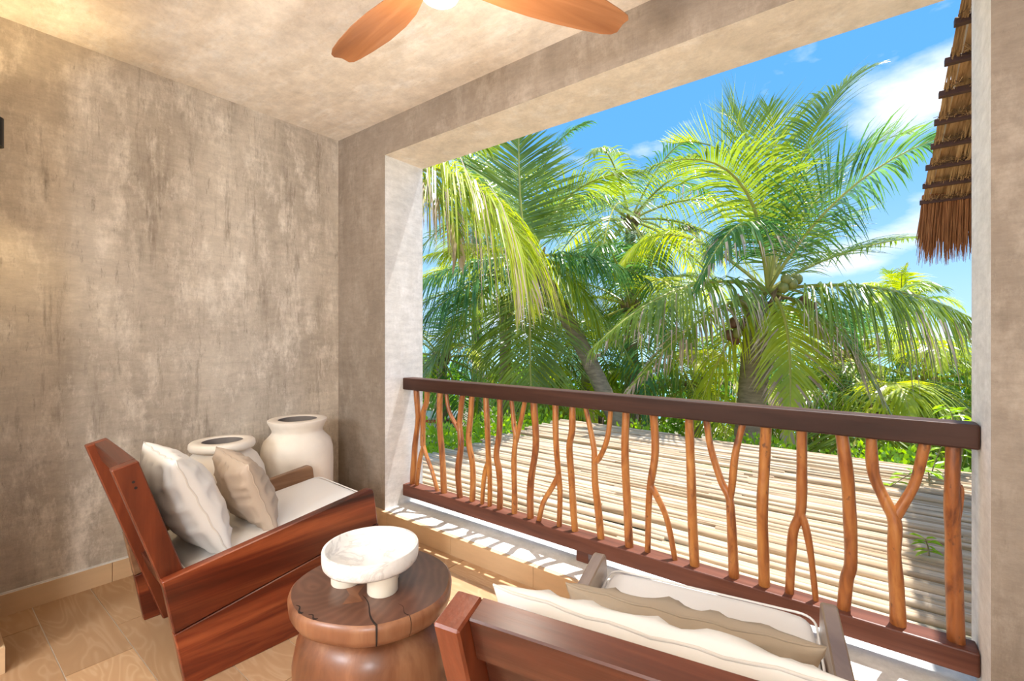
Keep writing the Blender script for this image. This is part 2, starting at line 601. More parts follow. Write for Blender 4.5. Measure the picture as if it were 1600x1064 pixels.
def catmull(pts, per=5):
    pts = [Vector(p) for p in pts]
    if len(pts) < 3:
        return [pts[0].lerp(pts[-1], i / (per * 2)) for i in range(per * 2 + 1)]
    ext = [pts[0] * 2 - pts[1]] + pts + [pts[-1] * 2 - pts[-2]]
    out = []
    for i in range(1, len(ext) - 2):
        p0, p1, p2, p3 = ext[i - 1], ext[i], ext[i + 1], ext[i + 2]
        for k in range(per):
            t = k / per
            out.append(0.5 * ((2 * p1) + (p2 - p0) * t + (2 * p0 - 5 * p1 + 4 * p2 - p3) * t * t + (3 * p1 - p0 - 3 * p2 + p3) * t ** 3))
    out.append(ext[-2])
    return out


# ------------------------------------------------------------------ the terrace shell
XL, XR = -3.2, 1.5            # side walls
YF, YO = 2.004, 2.343         # inner and outer face of the front wall
OX0, OX1 = -2.635, 0.292      # opening
OZ0, OZ1 = 0.112, 2.545
ZC = 2.785
YB = 0.15                     # face of the back wall (doorway wall)
YR = -3.0                     # far wall of the room behind

m = MB(); m.box(XL - 0.3, XL, YR - 0.2, YF, -0.3, 3.4)
struct(m.build('wall_left', 'plaster_wall'), 'stained grey brown plaster wall on the left')
m = MB(); m.box(XL, XR + 0.2, YR - 0.2, YF, ZC, 3.4)
struct(m.build('ceiling', 'plaster_ceiling'), 'pale cream plaster ceiling with brown stains')
# front wall: backlit shade put into the room side colour, bounced light into the lintel underside
m = MB()


def quad(a, b, c, d, mi=0):
    m.add([a, b, c, d], [(0, 1, 2, 3)], mi)


def front_face(y, flip, mi):
    rects = [(XL, OX0, -0.3, ZC), (OX1, XR, -0.3, ZC), (OX0, OX1, OZ1, ZC), (OX0, OX1, -0.3, OZ0)]
    if flip:
        rects = [(XL, OX0, -3, 4.2), (OX1, XR, -3, 4.2), (OX0, OX1, OZ1, 4.2), (OX0, OX1, -3, OZ0)]
    for x0, x1, z0, z1 in rects:
        p = [(x0, y, z0), (x1, y, z0), (x1, y, z1), (x0, y, z1)]
        if flip:
            p.reverse()
        quad(*p, mi=mi)


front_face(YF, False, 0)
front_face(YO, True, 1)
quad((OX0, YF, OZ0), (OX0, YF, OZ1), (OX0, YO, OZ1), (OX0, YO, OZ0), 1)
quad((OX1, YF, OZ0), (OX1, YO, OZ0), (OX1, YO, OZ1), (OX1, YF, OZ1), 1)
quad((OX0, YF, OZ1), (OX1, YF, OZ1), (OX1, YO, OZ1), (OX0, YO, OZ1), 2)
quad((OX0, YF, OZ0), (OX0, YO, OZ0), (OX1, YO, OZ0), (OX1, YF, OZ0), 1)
# closing faces so that the wall is a solid
quad((XL - .3, YF, -3), (XL - .3, YO, -3), (XL - .3, YO, 4.2), (XL - .3, YF, 4.2), 1)
quad((XL - .3, YO, -3), (XL, YO, -3), (XL, YO, 4.2), (XL - .3, YO, 4.2), 1)
quad((XR, YF, -3), (XR, YF, 4.2), (XR, YO, 4.2), (XR, YO, -3), 1)
quad((XL - .3, YF, 4.2), (XR, YF, 4.2), (XR, YO, 4.2), (XL - .3, YO, 4.2), 1)
wf = m.build('wall_front', ['plaster_front_shade', 'sill_plaster', 'plaster_reveal_bounce'])
struct(wf, 'brown plaster wall with a wide open window on the garden')
# right wall, back wall with the doorway, room behind
m = MB(); m.box(XR, XR + 0.2, YR - 0.2, YF, -0.3, ZC)
struct(m.build('wall_right', 'plaster_wall'))
m = MB()
m.box(XL, -2.66, YB - 0.25, YB, 0, ZC)
m.box(-2.82, -2.665, YB, 0.222, 0, ZC)
m.box(1.2, XR, YB - 0.25, YB, 0, ZC)
m.box(-2.66, 1.2, YB - 0.25, YB, 2.5, ZC)
struct(m.build('wall_back', 'plaster_wall'), 'back wall of the terrace around the doorway')
m = MB(); m.box(XL, XR, YR - 0.2, YR, 0, ZC)
struct(m.build('wall_room', 'plaster_ceiling'))

# floor: slab with grout, wood look tiles on it, each a piece of its own
m = MB(); m.box(XL, XR, YR, YF, -0.3, -0.003)
floor = struct(m.build('floor', 'grout'), 'floor of wood look tiles with pale joints')
random.seed(5)
pitch, y0 = 0.21, 0.372
rows = range(-16, 8)
starts = {-1: -2.97, 0: -2.44, 1: -2.69, 2: -2.95, 3: -2.30, 4: -2.78, 5: -2.05, 6: -1.90, 7: -1.873}
meshes = {}


def tile_mesh(lx, ly, mat, z0=-0.012, z1=0.0):
    key = (round(lx, 4), round(ly, 4), mat, round(z1, 4))
    if key not in meshes:
        mb = MB(); mb.box(-lx / 2, lx / 2, -ly / 2, ly / 2, z0, z1)
        me = bpy.data.meshes.new('tile')
        me.from_pydata(mb.v, [], mb.f)
        me.materials.append(MATS[mat])
        meshes[key] = me
    return meshes[key]


G = 0.004
for r in rows:
    ya, yb = y0 + r * pitch, y0 + (r + 1) * pitch
    yb = min(yb, 1.985)
    if yb - ya < 0.02:
        continue
    cuts = [XL]
    x = starts.get(r, XL + random.uniform(0.2, 1.15))
    while x < XR - 0.1:
        cuts.append(x)
        x += 1.2
    cuts.append(XR)
    for a, b in zip(cuts, cuts[1:]):
        o = bpy.data.objects.new('tile', tile_mesh(b - a - G, yb - ya - G, 'wood_tile'))
        COL.objects.link(o)
        o.parent = floor
        o.location = ((a + b) / 2, (ya + yb) / 2, 0)

# skirting of plain tiles along the left wall and below the sill
bl = bpy.data.objects.new('baseboard_left', None)
COL.objects.link(bl)
struct(bl, 'tan tile skirting along the left wall')
yy = 0.15
for L in (0.52, 0.6, 0.6, 0.12):
    m = MB(); m.box(XL, XL + 0.014, yy + 0.0015, yy + L - 0.0015, 0.0, 0.101)
    m.build('tile', 'skirting_tile', bl)
    yy += L
m = MB(); m.box(XL, XL + 0.010, 0.15, 1.985, 0.101, 0.109)
m.build('cement_bead', 'sill_plaster', bl)
bf = bpy.data.objects.new('baseboard_front', None)
COL.objects.link(bf)
struct(bf, 'tan tile skirting below the window sill')
xx = XL
for L in (0.62, 0.6, 0.6, 0.6, 0.6, 0.6, 0.6, 0.48):
    m = MB(); m.box(xx + 0.0012, xx + L - 0.0012, 1.978, YF, 0.0, 0.1105)
    m.build('tile', 'skirting_tile', bf)
    xx += L
bb = bpy.data.objects.new('baseboard_back', None)
COL.objects.link(bb)
struct(bb)
m = MB(); m.box(-2.664, -2.65, YB - 0.2, 0.236, 0, 0.1); m.build('tile', 'skirting_tile', bb)
m = MB(); m.box(-2.82, -2.664, 0.222, 0.236, 0, 0.1); m.build('tile', 'skirting_tile', bb)

# ------------------------------------------------------------------ railing
RY0, RY1, RYC = 2.154, 2.246, 2.203
rail = thing('railing', 'wooden railing with dark handrail and natural forked branch balusters', 'railing', (-1.17, RYC, 0.135))


def rel(p, o=rail):
    return Vector(p) - o.location


def relbox(x0, x1, y0, y1, z0, z1):
    b = MB()
    q = rail.location
    b.box(x0 - q.x, x1 - q.x, y0 - q.y, y1 - q.y, z0 - q.z, z1 - q.z)
    return b


relbox(OX0 + 0.002, OX1 - 0.002, RY0, RY1, 0.925, 1.008).build('handrail', 'rail_wood_dark', rail, bevel=0.006)
relbox(OX0 + 0.002, OX1 - 0.002, RY0, RY1, 0.172, 0.253).build('bottom_rail', 'rail_wood_red', rail, bevel=0.006)
relbox(-1.235, -1.165, RY0 + 0.014, RY1 - 0.01, 0.1125, 0.172).build('support_block', 'rail_wood_red', rail, bevel=0.004)

# branch balusters: lists of (pixel polyline, pixel radius at the start and the end)
BAL = [
    [([(650.6, 611), (652, 641), (652, 654), (647.5, 692), (647, 720), (644.5, 754)], 4.4, 4.4)],
    [([(667.5, 612), (666, 629), (660, 647), (659.5, 679), (660.5, 697)], 4.2, 4.2), ([(660.5, 697), (656, 717), (651.5, 757)], 3.6, 3.4), ([(660.5, 695), (667, 714), (676, 737), (684, 763)], 3.4, 3.0)],
    [([(688, 616), (687.5, 650), (688, 688), (694, 764)], 4.8, 4.8)],
    [([(723, 619), (719, 643), (717.5, 665), (720.8, 697), (716.8, 739), (718.8, 772)], 4.4, 5.0), ([(697, 617), (702, 640), (710, 658), (717.5, 672)], 2.9, 3.6)],
    [([(737.4, 621), (735.5, 655), (734, 688), (739, 726), (738, 777)], 4.4, 4.7)],
    [([(759, 624), (763, 672), (763.6, 722), (764.5, 745), (765.3, 783.6)], 4.8, 3.8), ([(763, 718), (758, 735), (755.5, 755), (753.5, 780)], 4.2, 3.4)],
    [([(781, 627), (781.5, 675), (777, 710), (780.5, 739), (781, 787)], 4.7, 4.7)],
    [([(803.8, 795), (804, 745), (805, 710), (807, 681), (803.5, 664), (799, 627)], 4.8, 3.5), ([(806.5, 690), (811, 668), (820.5, 632)], 3.9, 3.6)],
    [([(833.9, 633), (835.8, 670), (835.5, 704), (829.8, 752), (829, 801)], 5.6, 5.6)],
    [([(868, 637), (869, 670), (870, 704), (872, 742), (874, 770), (874, 815.6)], 5.0, 4.2), ([(871.5, 742), (862, 762), (849, 785), (842, 804)], 4.4, 4.0)],
    [([(894.6, 641.5), (894, 672), (889, 700), (892, 752), (898.7, 822)], 5.3, 5.3)],
    [([(939.3, 833), (935, 790), (931, 755), (929, 720), (928, 703), (922.7, 675), (914.7, 643)], 6.0, 4.0), ([(930, 722), (939, 713), (949.8, 684.6), (954.6, 648)], 4.6, 4.0)],
    [([(978.6, 651), (976.5, 700), (977, 752), (983.4, 847.5)], 6.0, 6.6)],
    [([(1021, 654), (1023.3, 690), (1022.5, 720), (1017, 758), (1014.5, 790), (1012, 857)], 6.6, 4.6), ([(1018, 758), (1027, 774), (1042, 810), (1055, 868)], 5.0, 4.2)],
    [([(1076.7, 660.6), (1077.5, 700), (1079, 739), (1085.6, 876)], 6.4, 7.4)],
    [([(1147, 896.6), (1144.5, 840), (1142, 800), (1138.5, 776), (1125.4, 750), (1110, 700), (1103.6, 663)], 7.6, 4.6), ([(1140, 780), (1144, 758), (1149.4, 709), (1161, 670)], 5.6, 5.2)],
    [([(1197, 672), (1194, 730), (1191.5, 796), (1194.3, 912)], 8.0, 8.2)],
    [([(1252.8, 678.5), (1252.5, 740), (1250.5, 800), (1240, 828), (1237, 860), (1233.6, 923)], 8.0, 6.4), ([(1250, 798), (1258, 820), (1267, 865), (1275, 933.6)], 5.8, 4.2)],
    [([(1315, 685), (1322, 730), (1326, 774), (1329.5, 875), (1323, 905), (1318, 949)], 8.8, 9.0)],
    [([(1403.6, 973), (1401, 920), (1397, 862), (1398, 815), (1384, 784), (1365, 740), (1361, 691.6)], 10.2, 7.6), ([(1396, 812), (1409, 792), (1430.7, 752.6), (1446, 700)], 7.6, 7.4)],
    [([(1489.6, 704.7), (1487.4, 774), (1490, 862), (1494, 1001)], 9.4, 11.2), ([(1497, 812), (1501, 792), (1503, 768), (1500, 758)], 3.5, 3.0)],
]
random.seed(11)
for bi_, branches in enumerate(BAL):
    b = MB()
    for poly, r0, r1 in branches:
        P = [pt(x, y, Y=RYC) for x, y in poly]
        # let the ends run into the rails
        for e in (0, -1):
            if abs(P[e].z - 0.925) < 0.05:
                P[e].z = 0.93
            elif abs(P[e].z - 0.253) < 0.05:
                P[e].z = 0.248
        C_ = catmull(P, 5)
        n = len(C_)
        ds = [(q - CAM).dot(FW) for q in C_]
        wob = random.uniform(0, 50)
        rr = []
        for i in range(n):
            t = i / (n - 1)
            rr.append((r0 + (r1 - r0) * t) * ds[i] / F_PX * (1 + 0.13 * noise.noise((C_[i].z * 9, wob, 0))))
        ph = random.uniform(0, 6)
        pts_ = []
        for i, q in enumerate(C_):
            q = q.copy()
            q.y += 0.010 * math.sin(q.z * 7 + ph) * math.sin(math.pi * max(0, min(1, (q.z - 0.25) / 0.68)))
            pts_.append(rel(q))
        b.tube(pts_, rr, 10)
    b.build('baluster', 'branch_wood', rail, smooth=True, angle=50)

# ------------------------------------------------------------------ lounge chairs
HW1, HW2 = 0.337, 0.352


def rounded(poly, idx, r, n=5):
    """round the corners idx of a polygon"""
    out = []
    N_ = len(poly)
    for i, p in enumerate(poly):
        if i not in idx:
            out.append(p)
            continue
        p = Vector(p); a = Vector(poly[i - 1]); c = Vector(poly[(i + 1) % N_])
        u = p + (a - p).normalized() * r
        w = p + (c - p).normalized() * r
        for k in range(n + 1):
            t = k / n
            out.append(tuple(u * (1 - t) ** 2 + p * 2 * t * (1 - t) + w * t * t))
    return out


def make_chair(label, loc, rz, HWD, pale=(), pale_mat='arm_wood_skylit'):
    c = thing('lounge_chair', label, 'chair', loc, rz, 'dark wooden lounge chairs')
    th = 0.04
    for s in (-1, 1):
        x0, x1 = sorted((s * HWD, s * (HWD - th)))
        side = thing_part('side_panel', c)
        up = [(-0.457, 0.219), (0.392, 0.366), (0.368, 0.550), (-0.493, 0.422)]
        lo = [(-0.42, 0.0), (0.495, 0.0), (0.396, 0.363), (-0.456, 0.216)]
        b = MB(); b.prism_x(rounded(up, [2], 0.03), x0, x1)
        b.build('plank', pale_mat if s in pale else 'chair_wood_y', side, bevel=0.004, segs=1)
        b = MB(); b.prism_x(lo, x0, x1)
        b.build('plank', 'chair_wood_y', side, bevel=0.003, segs=1)
    # reclined back: two stiles that run down as rear legs
    xi = HWD - th - 0.001
    for s in (-1, 1):
        x0, x1 = sorted((s * xi, s * (xi - 0.05)))
        b = MB(); b.prism_x([(-0.36, 0.0), (-0.285, 0.0), (-0.552, 0.862), (-0.626, 0.842)], x0, x1)
        st = b.build('stile', 'chair_wood_z', c, bevel=0.004, segs=1)
        for k, zz in enumerate((0.79, 0.768)):
            p = MB()
            yy_ = -0.585 + 0.31 * (0.85 - zz)
            sx = s * xi
            ring = [(sx + s * 0.0008, yy_ + 0.005 * math.cos(a), zz + 0.005 * math.sin(a)) for a in [i * math.pi / 4 for i in range(8)]]
            ring2 = [(sx - s * 0.004, y, z) for _, y, z in ring]
            p.add(ring + ring2, [tuple(range(8)) if s > 0 else tuple(range(7, -1, -1))] + [(i, (i + 1) % 8, 8 + (i + 1) % 8, 8 + i) for i in range(8)])
            p.build('peg', 'crack', st)
    xs = xi - 0.0505

    def back_slab(name, t0, t1, d0, d1, mat='chair_wood_x'):
        # t along the stile (0 floor, 1 top), d depth from its rear face
        A = Vector((-0.36, 0.0)); B = Vector((-0.626, 0.842))
        u = Vector((0.075, 0.0)); u2 = Vector((0.074, 0.02))
        P = lambda t, d: tuple(A.lerp(B, t) + u.lerp(u2, t) * d)
        b_ = MB(); b_.prism_x([P(t0, d0), P(t0, d1), P(t1, d1), P(t1, d0)], -xs, xs)
        return b_.build(name, mat, c, bevel=0.003, segs=1)

    back_slab('top_rail', 0.905, 1.0, 0.36, 1.0)
    for k in range(3):
        t0 = 0.40 + k * 0.168
        back_slab('back_plank', t0 + 0.002, t0 + 0.166, 0.62, 0.9)
    back_slab('lower_rail', 0.30, 0.398, 0.3, 1.0)
    # seat deck and front apron
    b = MB(); b.prism_x([(-0.40, 0.235), (0.40, 0.335), (0.40, 0.358), (-0.40, 0.258)], -(HWD - th - 0.001), HWD - th - 0.001)
    b.build('seat_deck', 'chair_wood_x', c)
    b = MB(); b.prism_x([(0.398, 0.26), (0.425, 0.26), (0.405, 0.356), (0.378, 0.356)], -(HWD - th - 0.001), HWD - th - 0.001)
    b.build('apron', 'chair_wood_x', c, bevel=0.003, segs=1)
    return c


def thing_part(name, parent):
    o = bpy.data.objects.new(name, None)
    COL.objects.link(o)
    o.parent = parent
    return o


C1 = ((-2.312, 1.070, 0), math.radians(-3.2))
C2 = ((-0.357, 1.183, 0), math.radians(10.0))
make_chair('dark red wooden lounge chair beside the left wall and the clay jars', *C1, HW1, pale=(-1,), pale_mat='arm_wood_sunlit')
make_chair('dark wooden lounge chair in the right foreground, seen from behind', *C2, HW2, pale=(-1, 1))


def chair_mat(spec):
    loc, rz = spec
    return Matrix.Translation(Vector(loc)) @ Matrix.Rotation(rz, 4, 'Z')


def seat_cushion(spec, label, HWD):
    Mx = chair_mat(spec)
    w, l0, l1, t = HWD - 0.045, -0.385, 0.415, 0.115
    tilt = math.atan2(0.1, 0.8)
    b = MB()
    nx, ny = 30, 34
    L = l1 - l0

    def prof(u):  # rounded edge profile for cushions
        return (1 - abs(u) ** 16) ** 0.5
    for side in (1, -1):
        vs, fs = [], []
        for j in range(ny + 1):
            for i in range(nx + 1):
                u, v = -1 + 2 * i / nx, -1 + 2 * j / ny
                u = math.copysign(abs(u) ** 0.6, u); v = math.copysign(abs(v) ** 0.6, v)
                e = max(0, prof(u) * prof(v))
                cr = 1 - 0.05 * (abs(u) ** 8) * (abs(v) ** 8)
                x, y = u * w * cr, v * L / 2 * cr
                z = side * (t / 2) * (0.88 * min(1, e * 1.25) + 0.12 * math.sqrt(max(0, (1 - u * u) * (1 - v * v))))
                z += side * 0.004 * noise.noise((x * 6, y * 6, side * 3.0)) * e
                vs.append((x, y, z))
        for j in range(ny):
            for i in range(nx):
                q = (j * (nx + 1) + i, j * (nx + 1) + i + 1, (j + 1) * (nx + 1) + i + 1, (j + 1) * (nx + 1) + i)
                fs.append(q if side > 0 else q[::-1])
        b.add(vs, fs)
    root = thing('seat_cushion', label, 'cushion', (0, 0, 0), 0, 'white seat cushions')
    loc = Mx @ Vector((0, (l0 + l1) / 2, 0.372 + 0.012))
    root.matrix_world = Matrix.Translation(loc) @ Mx.to_3x3().to_4x4() @ Matrix.Rotation(tilt, 4, 'X')
    cov = b.build('cover', 'fabric_white', root, smooth=True, merge=True)
    # seam piping around the edge
    ring = []
    k = 0.93
    for x, y in rounded([(-w, -L / 2), (w, -L / 2), (w, L / 2), (-w, L / 2)], [0, 1, 2, 3], 0.05, 6):
        ring.append((x * 0.99, y * 0.99, 0.043))
    ring.append(ring[0])
    p = MB(); p.tube(ring, 0.0035, 6, cap=False)
    p.build('piping', 'fabric_white', root, smooth=True)
    return root


seat_cushion(C1, 'white seat cushion on the chair beside the left wall', HW1)
seat_cushion(C2, 'white seat cushion on the foreground chair', HW2)


def pillow(name, label, mat, w, h, t, Mx, seed, pipe='piping', wr=1.0):
    """square scatter cushion in its own xz plane, y is thickness"""
    n = 44
    root = thing(name, label, 'pillow', (0, 0, 0), 0, 'scatter pillows on the chairs')
    root.matrix_world = Mx
    rnd = random.Random(seed)
    ph = [rnd.uniform(0, 50) for _ in range(6)]

    def outline(u, v):
        x = w / 2 * u * (1 - 0.075 * (1 - v * v))
        z = h / 2 * v * (1 - 0.075 * (1 - u * u))
        return x, z
    b = MB()
    for side in (1, -1):
        vs, fs = [], []
        for j in range(n + 1):
            for i in range(n + 1):
                u, v = math.sin((-1 + 2 * i / n) * math.pi / 2), math.sin((-1 + 2 * j / n) * math.pi / 2)
                x, z = outline(u, v)
                e = max(0.0, (1 - u * u) * (1 - v * v))
                y = t / 2 * e ** 0.42
                # gathered folds running in from the seams and corners
                ev, eu = 1 - abs(v), 1 - abs(u)
                sg = lambda q: 1 - 2 * abs(math.sin(q)) ** 0.7
                fold = sg(v * 9 + ph[0] + 2.5 * noise.noise((v * 2, ph[1], side)) + eu * 0.8) * math.exp(-eu * 3.4) * min(1, eu * 9)
                fold += sg(u * 8 + ph[2] + 2.5 * noise.noise((u * 2, ph[3], side)) + ev * 0.8) * math.exp(-ev * 3.4) * min(1, ev * 9)
                y += wr * 0.013 * fold * min(1, e * 6)
                y += wr * 0.016 * noise.noise((x * 7 + ph[4], z * 7, side * 5)) * e ** 0.5
                y += wr * 0.010 * (1 - abs(noise.noise((x * 9 + z * 5 + ph[5], z * 4 - x * 3, side * 2)))) ** 6 * e ** 0.4
                vs.append((x, side * y, z))
        for j in range(n):
            for i in range(n):
                q = (j * (n + 1) + i, j * (n + 1) + i + 1, (j + 1) * (n + 1) + i + 1, (j + 1) * (n + 1) + i)
                fs.append(q if side < 0 else q[::-1])
        b.add(vs, fs)
    b.build('cover', mat, root, smooth=True, merge=True)
    ring = []
    for a in range(4):
        for k in range(16):
            s = -1 + 2 * k / 16
            u, v = [(s, -1), (1, s), (-s, 1), (-1, -s)][a]
            x, z = outline(u, v)
            ring.append((x, 0.003 * math.sin(k * 1.9 + a), z))
    ring.append(ring[0])
    p = MB(); p.tube(ring, 0.0032, 6, cap=False)
    p.build('piping', pipe, root, smooth=True)
    return root


def lean(spec, x, y, z, back, yaw=0.0, roll=0.0):
    """pose of a pillow in the chair's own axes; back = lean angle in degrees"""
    return chair_mat(spec) @ Matrix.Translation((x, y, z)) @ Matrix.Rotation(math.radians(yaw), 4, 'Z') @ Matrix.Rotation(math.radians(back), 4, 'X') @ Matrix.Rotation(math.radians(roll), 4, 'Y')


pillow('pillow', 'large white square pillow leaning on the back of the left chair', 'fabric_white', 0.49, 0.47, 0.21, lean(C1, -0.005, -0.335, 0.612, 24), 1)
pillow('pillow', 'small tan pillow in front of the large white one', 'fabric_tan', 0.48, 0.35, 0.175, lean(C1, -0.045, -0.085, 0.580, 20, yaw=-3), 2, pipe='fabric_tan', wr=1.2)
pillow('pillow', 'large white pillow against the back of the foreground chair', 'fabric_white', 0.60, 0.46, 0.20, lean(C2, -0.01, -0.335, 0.600, 24), 3)
pillow('pillow', 'small khaki pillow lying before the white one on the foreground chair', 'fabric_khaki', 0.54, 0.31, 0.16, lean(C2, 0.0, -0.07, 0.545, 24, yaw=1), 4, pipe='fabric_khaki', wr=1.2)

# ------------------------------------------------------------------ tree trunk side table
TB = (-1.335, 0.97, 0)
ZT = 0.47
tab = thing('side_table', 'round stump side table of solid red brown wood', 'table', TB)
ph = 0.7


def wob_top(a, z):
    return 1 + 0.022 * math.sin(2 * a + 0.6) + 0.014 * math.sin(3 * a + 2.1) + 0.008 * math.sin(7 * a)


def wob_body(a, z):
    return 1 + 0.03 * math.sin(2 * a + 1.4 + z * 2) + 0.02 * math.sin(3 * a + z * 5) + 0.012 * math.sin(5 * a + 1 - z * 7)


b = MB()
b.lathe([(0.0, ZT - 0.078), (0.225, ZT - 0.078), (0.247, ZT - 0.066), (0.2595, ZT - 0.045), (0.262, ZT - 0.018), (0.258, ZT - 0.006), (0.2515, ZT)], 72, 1, wob_top)
b.lathe([(0.2515, ZT), (0.19, ZT + 0.0008), (0.1, ZT + 0.0008), (0.0, ZT + 0.0008)], 72, 0, wob_top)
b.build('table_top', ['table_top', 'table_edge'], tab, smooth=True, angle=35)
b = MB()
b.lathe([(0.0, 0.0), (0.185, 0.0), (0.205, 0.015), (0.232, 0.08), (0.25, 0.17), (0.252, 0.25), (0.24, 0.32), (0.215, 0.365), (0.175, ZT - 0.083), (0.15, ZT - 0.079), (0, ZT - 0.079)], 72, 0, wob_body)
b.build('stump', 'table_body', tab, smooth=True)
# butterfly key inlaid in the top
k = MB()
ang = math.radians(-38)
bow = [(-0.05, -0.03), (0, -0.013), (0.05, -0.03), (0.05, 0.03), (0, 0.013), (-0.05, 0.03)]
kc = pt(553, 929, z=ZT)
bow = [(x * math.cos(ang) - y * math.sin(ang) + kc.x - TB[0], x * math.sin(ang) + y * math.cos(ang) + kc.y - TB[1]) for x, y in bow]
k.prism_z(bow, ZT - 0.004, ZT + 0.0016)
k.build('butterfly_key', 'key_wood', tab)


def crack(p0, p1, w, drop):
    mb = MB()
    n = 10
    top, rnd = [], random.Random(int(p0[0] * 999))
    L_, R_ = [], []
    d = Vector((p1[0] - p0[0], p1[1] - p0[1])).normalized()
    nn = Vector((-d.y, d.x))
    for i in range(n + 1):
        t = i / n
        c = Vector(p0[:2]).lerp(Vector(p1[:2]), t) + nn * 0.006 * math.sin(t * 6)
        ww = w * (0.25 + 0.75 * t) * (1 if i else 0.2)
        L_.append((c + nn * ww)); R_.append((c - nn * ww))
    poly = [tuple(q) for q in R_] + [tuple(q) for q in reversed(L_)]
    mb.prism_z(poly, ZT - 0.02, ZT + 0.0013)
    if drop:
        a = math.atan2(p1[1], p1[0])
        vs = []
        prof = [(0.2520, ZT + 0.0012), (0.2588, ZT - 0.006), (0.2627, ZT - 0.018), (0.2602, ZT - 0.045), (0.2482, ZT - 0.066)]
        for r, z in prof:
            for s in (-1, 1):
                aa = a + s * w / 0.26 * (1 - (ZT - z) * 5)
                rr = r * wob_top(aa, z) + 0.0004
                vs.append((rr * math.cos(aa), rr * math.sin(aa), z))
        mb.add(vs, [(2 * i, 2 * i + 2, 2 * i + 3, 2 * i + 1) for i in range(len(prof) - 1)])
    mb.build('crack', 'crack', tab)


def ang_pt(px, py):
    q = pt(px, py, z=ZT)
    return (q.x - TB[0], q.y - TB[1])


e = Vector(ang_pt(588, 972)).normalized() * 0.252
crack(ang_pt(566, 930), tuple(e), 0.0030, True)
e = Vector(ang_pt(634, 956)).normalized() * 0.252
crack(ang_pt(622, 944), tuple(e), 0.0011, True)
crack(ang_pt(462, 946), ang_pt(473, 958), 0.0035, False)
crack(ang_pt(482, 961), ang_pt(496, 967), 0.0035, False)

# alabaster bowl on three stubby legs
bc = pt(580, 851, z=0.60)
bowl = thing('bowl', 'white alabaster bowl on stubby round legs standing on the stump table', 'bowl', (bc.x, bc.y, ZT + 0.0009))
b = MB()
R0 = 0.156
b.lathe([(0, 0.072), (R0 * 0.86, 0.072), (R0 * 0.94, 0.075), (R0 * 0.985, 0.084), (R0, 0.098), (R0, 0.126), (R0 * 0.99, 0.130), (R0 * 0.935, 0.130), (R0 * 0.925, 0.126),
         (R0 * 0.92, 0.106), (R0 * 0.89, 0.095), (R0 * 0.82, 0.089), (0, 0.087)], 72)
b.build('dish', 'alabaster', bowl, smooth=True, angle=60)
legs = [pt(598, 923, z=ZT), pt(541, 909, z=ZT)]
lv = [Vector((q.x - bc.x, q.y - bc.y)) for q in legs]
lv.append(-(lv[0] + lv[1]))
for q in lv:
    q = q.normalized() * min(0.106, q.length)
    b = MB(); b.lathe([(0, 0), (0.047, 0), (0.049, 0.003), (0.049, 0.0735), (0, 0.0735)], 32)
    b.build('leg', 'bowl_leg', bowl, smooth=True, angle=40, loc=(q.x, q.y, 0))

# ------------------------------------------------------------------ clay jars
def jar(label, loc, prof, inner):
    t = thing('clay_jar', label, 'jar', loc, 0, 'pale clay jars in the corner')
    b_ = MB(); b_.lathe(prof, 64, 0, lambda a, z: 1 + 0.008 * math.sin(2 * a + z * 3) + 0.004 * math.sin(5 * a))
    b_.build('body', 'terracotta_white', t, smooth=True, angle=60)
    b_ = MB(); b_.lathe(inner, 48)
    b_.build('inside', 'jar_dark', t, smooth=True)
    return t


jar('squat round cream clay jar with thick flat rim behind the left chair', (-2.905, 1.095, 0),
    [(0, 0), (0.13, 0), (0.15, 0.01), (0.20, 0.15), (0.226, 0.32), (0.228, 0.44), (0.21, 0.55), (0.175, 0.62), (0.138, 0.655), (0.135, 0.665), (0.160, 0.672), (0.166, 0.685), (0.164, 0.705), (0.155, 0.714), (0.108, 0.716), (0.102, 0.710)],
    [(0.102, 0.710), (0.098, 0.64), (0.14, 0.58), (0.15, 0.4), (0, 0.36)])
jar('taller cream clay jar with flared neck, nearest the corner', (-2.93, 1.545, 0),
    [(0, 0), (0.15, 0), (0.17, 0.01), (0.20, 0.15), (0.214, 0.35), (0.217, 0.50), (0.214, 0.585), (0.200, 0.635), (0.165, 0.672), (0.152, 0.69), (0.152, 0.705), (0.166, 0.735), (0.178, 0.757), (0.178, 0.768), (0.168, 0.773), (0.122, 0.773), (0.116, 0.768)],
    [(0.116, 0.768), (0.125, 0.70), (0.15, 0.62), (0.16, 0.45), (0, 0.42)])

# ------------------------------------------------------------------ ceiling fan
FH = Vector((-1.115, 1.066, 2.49))
fan = thing('ceiling_fan', 'three bladed wooden ceiling fan with white light globe', 'fan', (FH.x, FH.y, ZC))
zr = FH.z - ZC


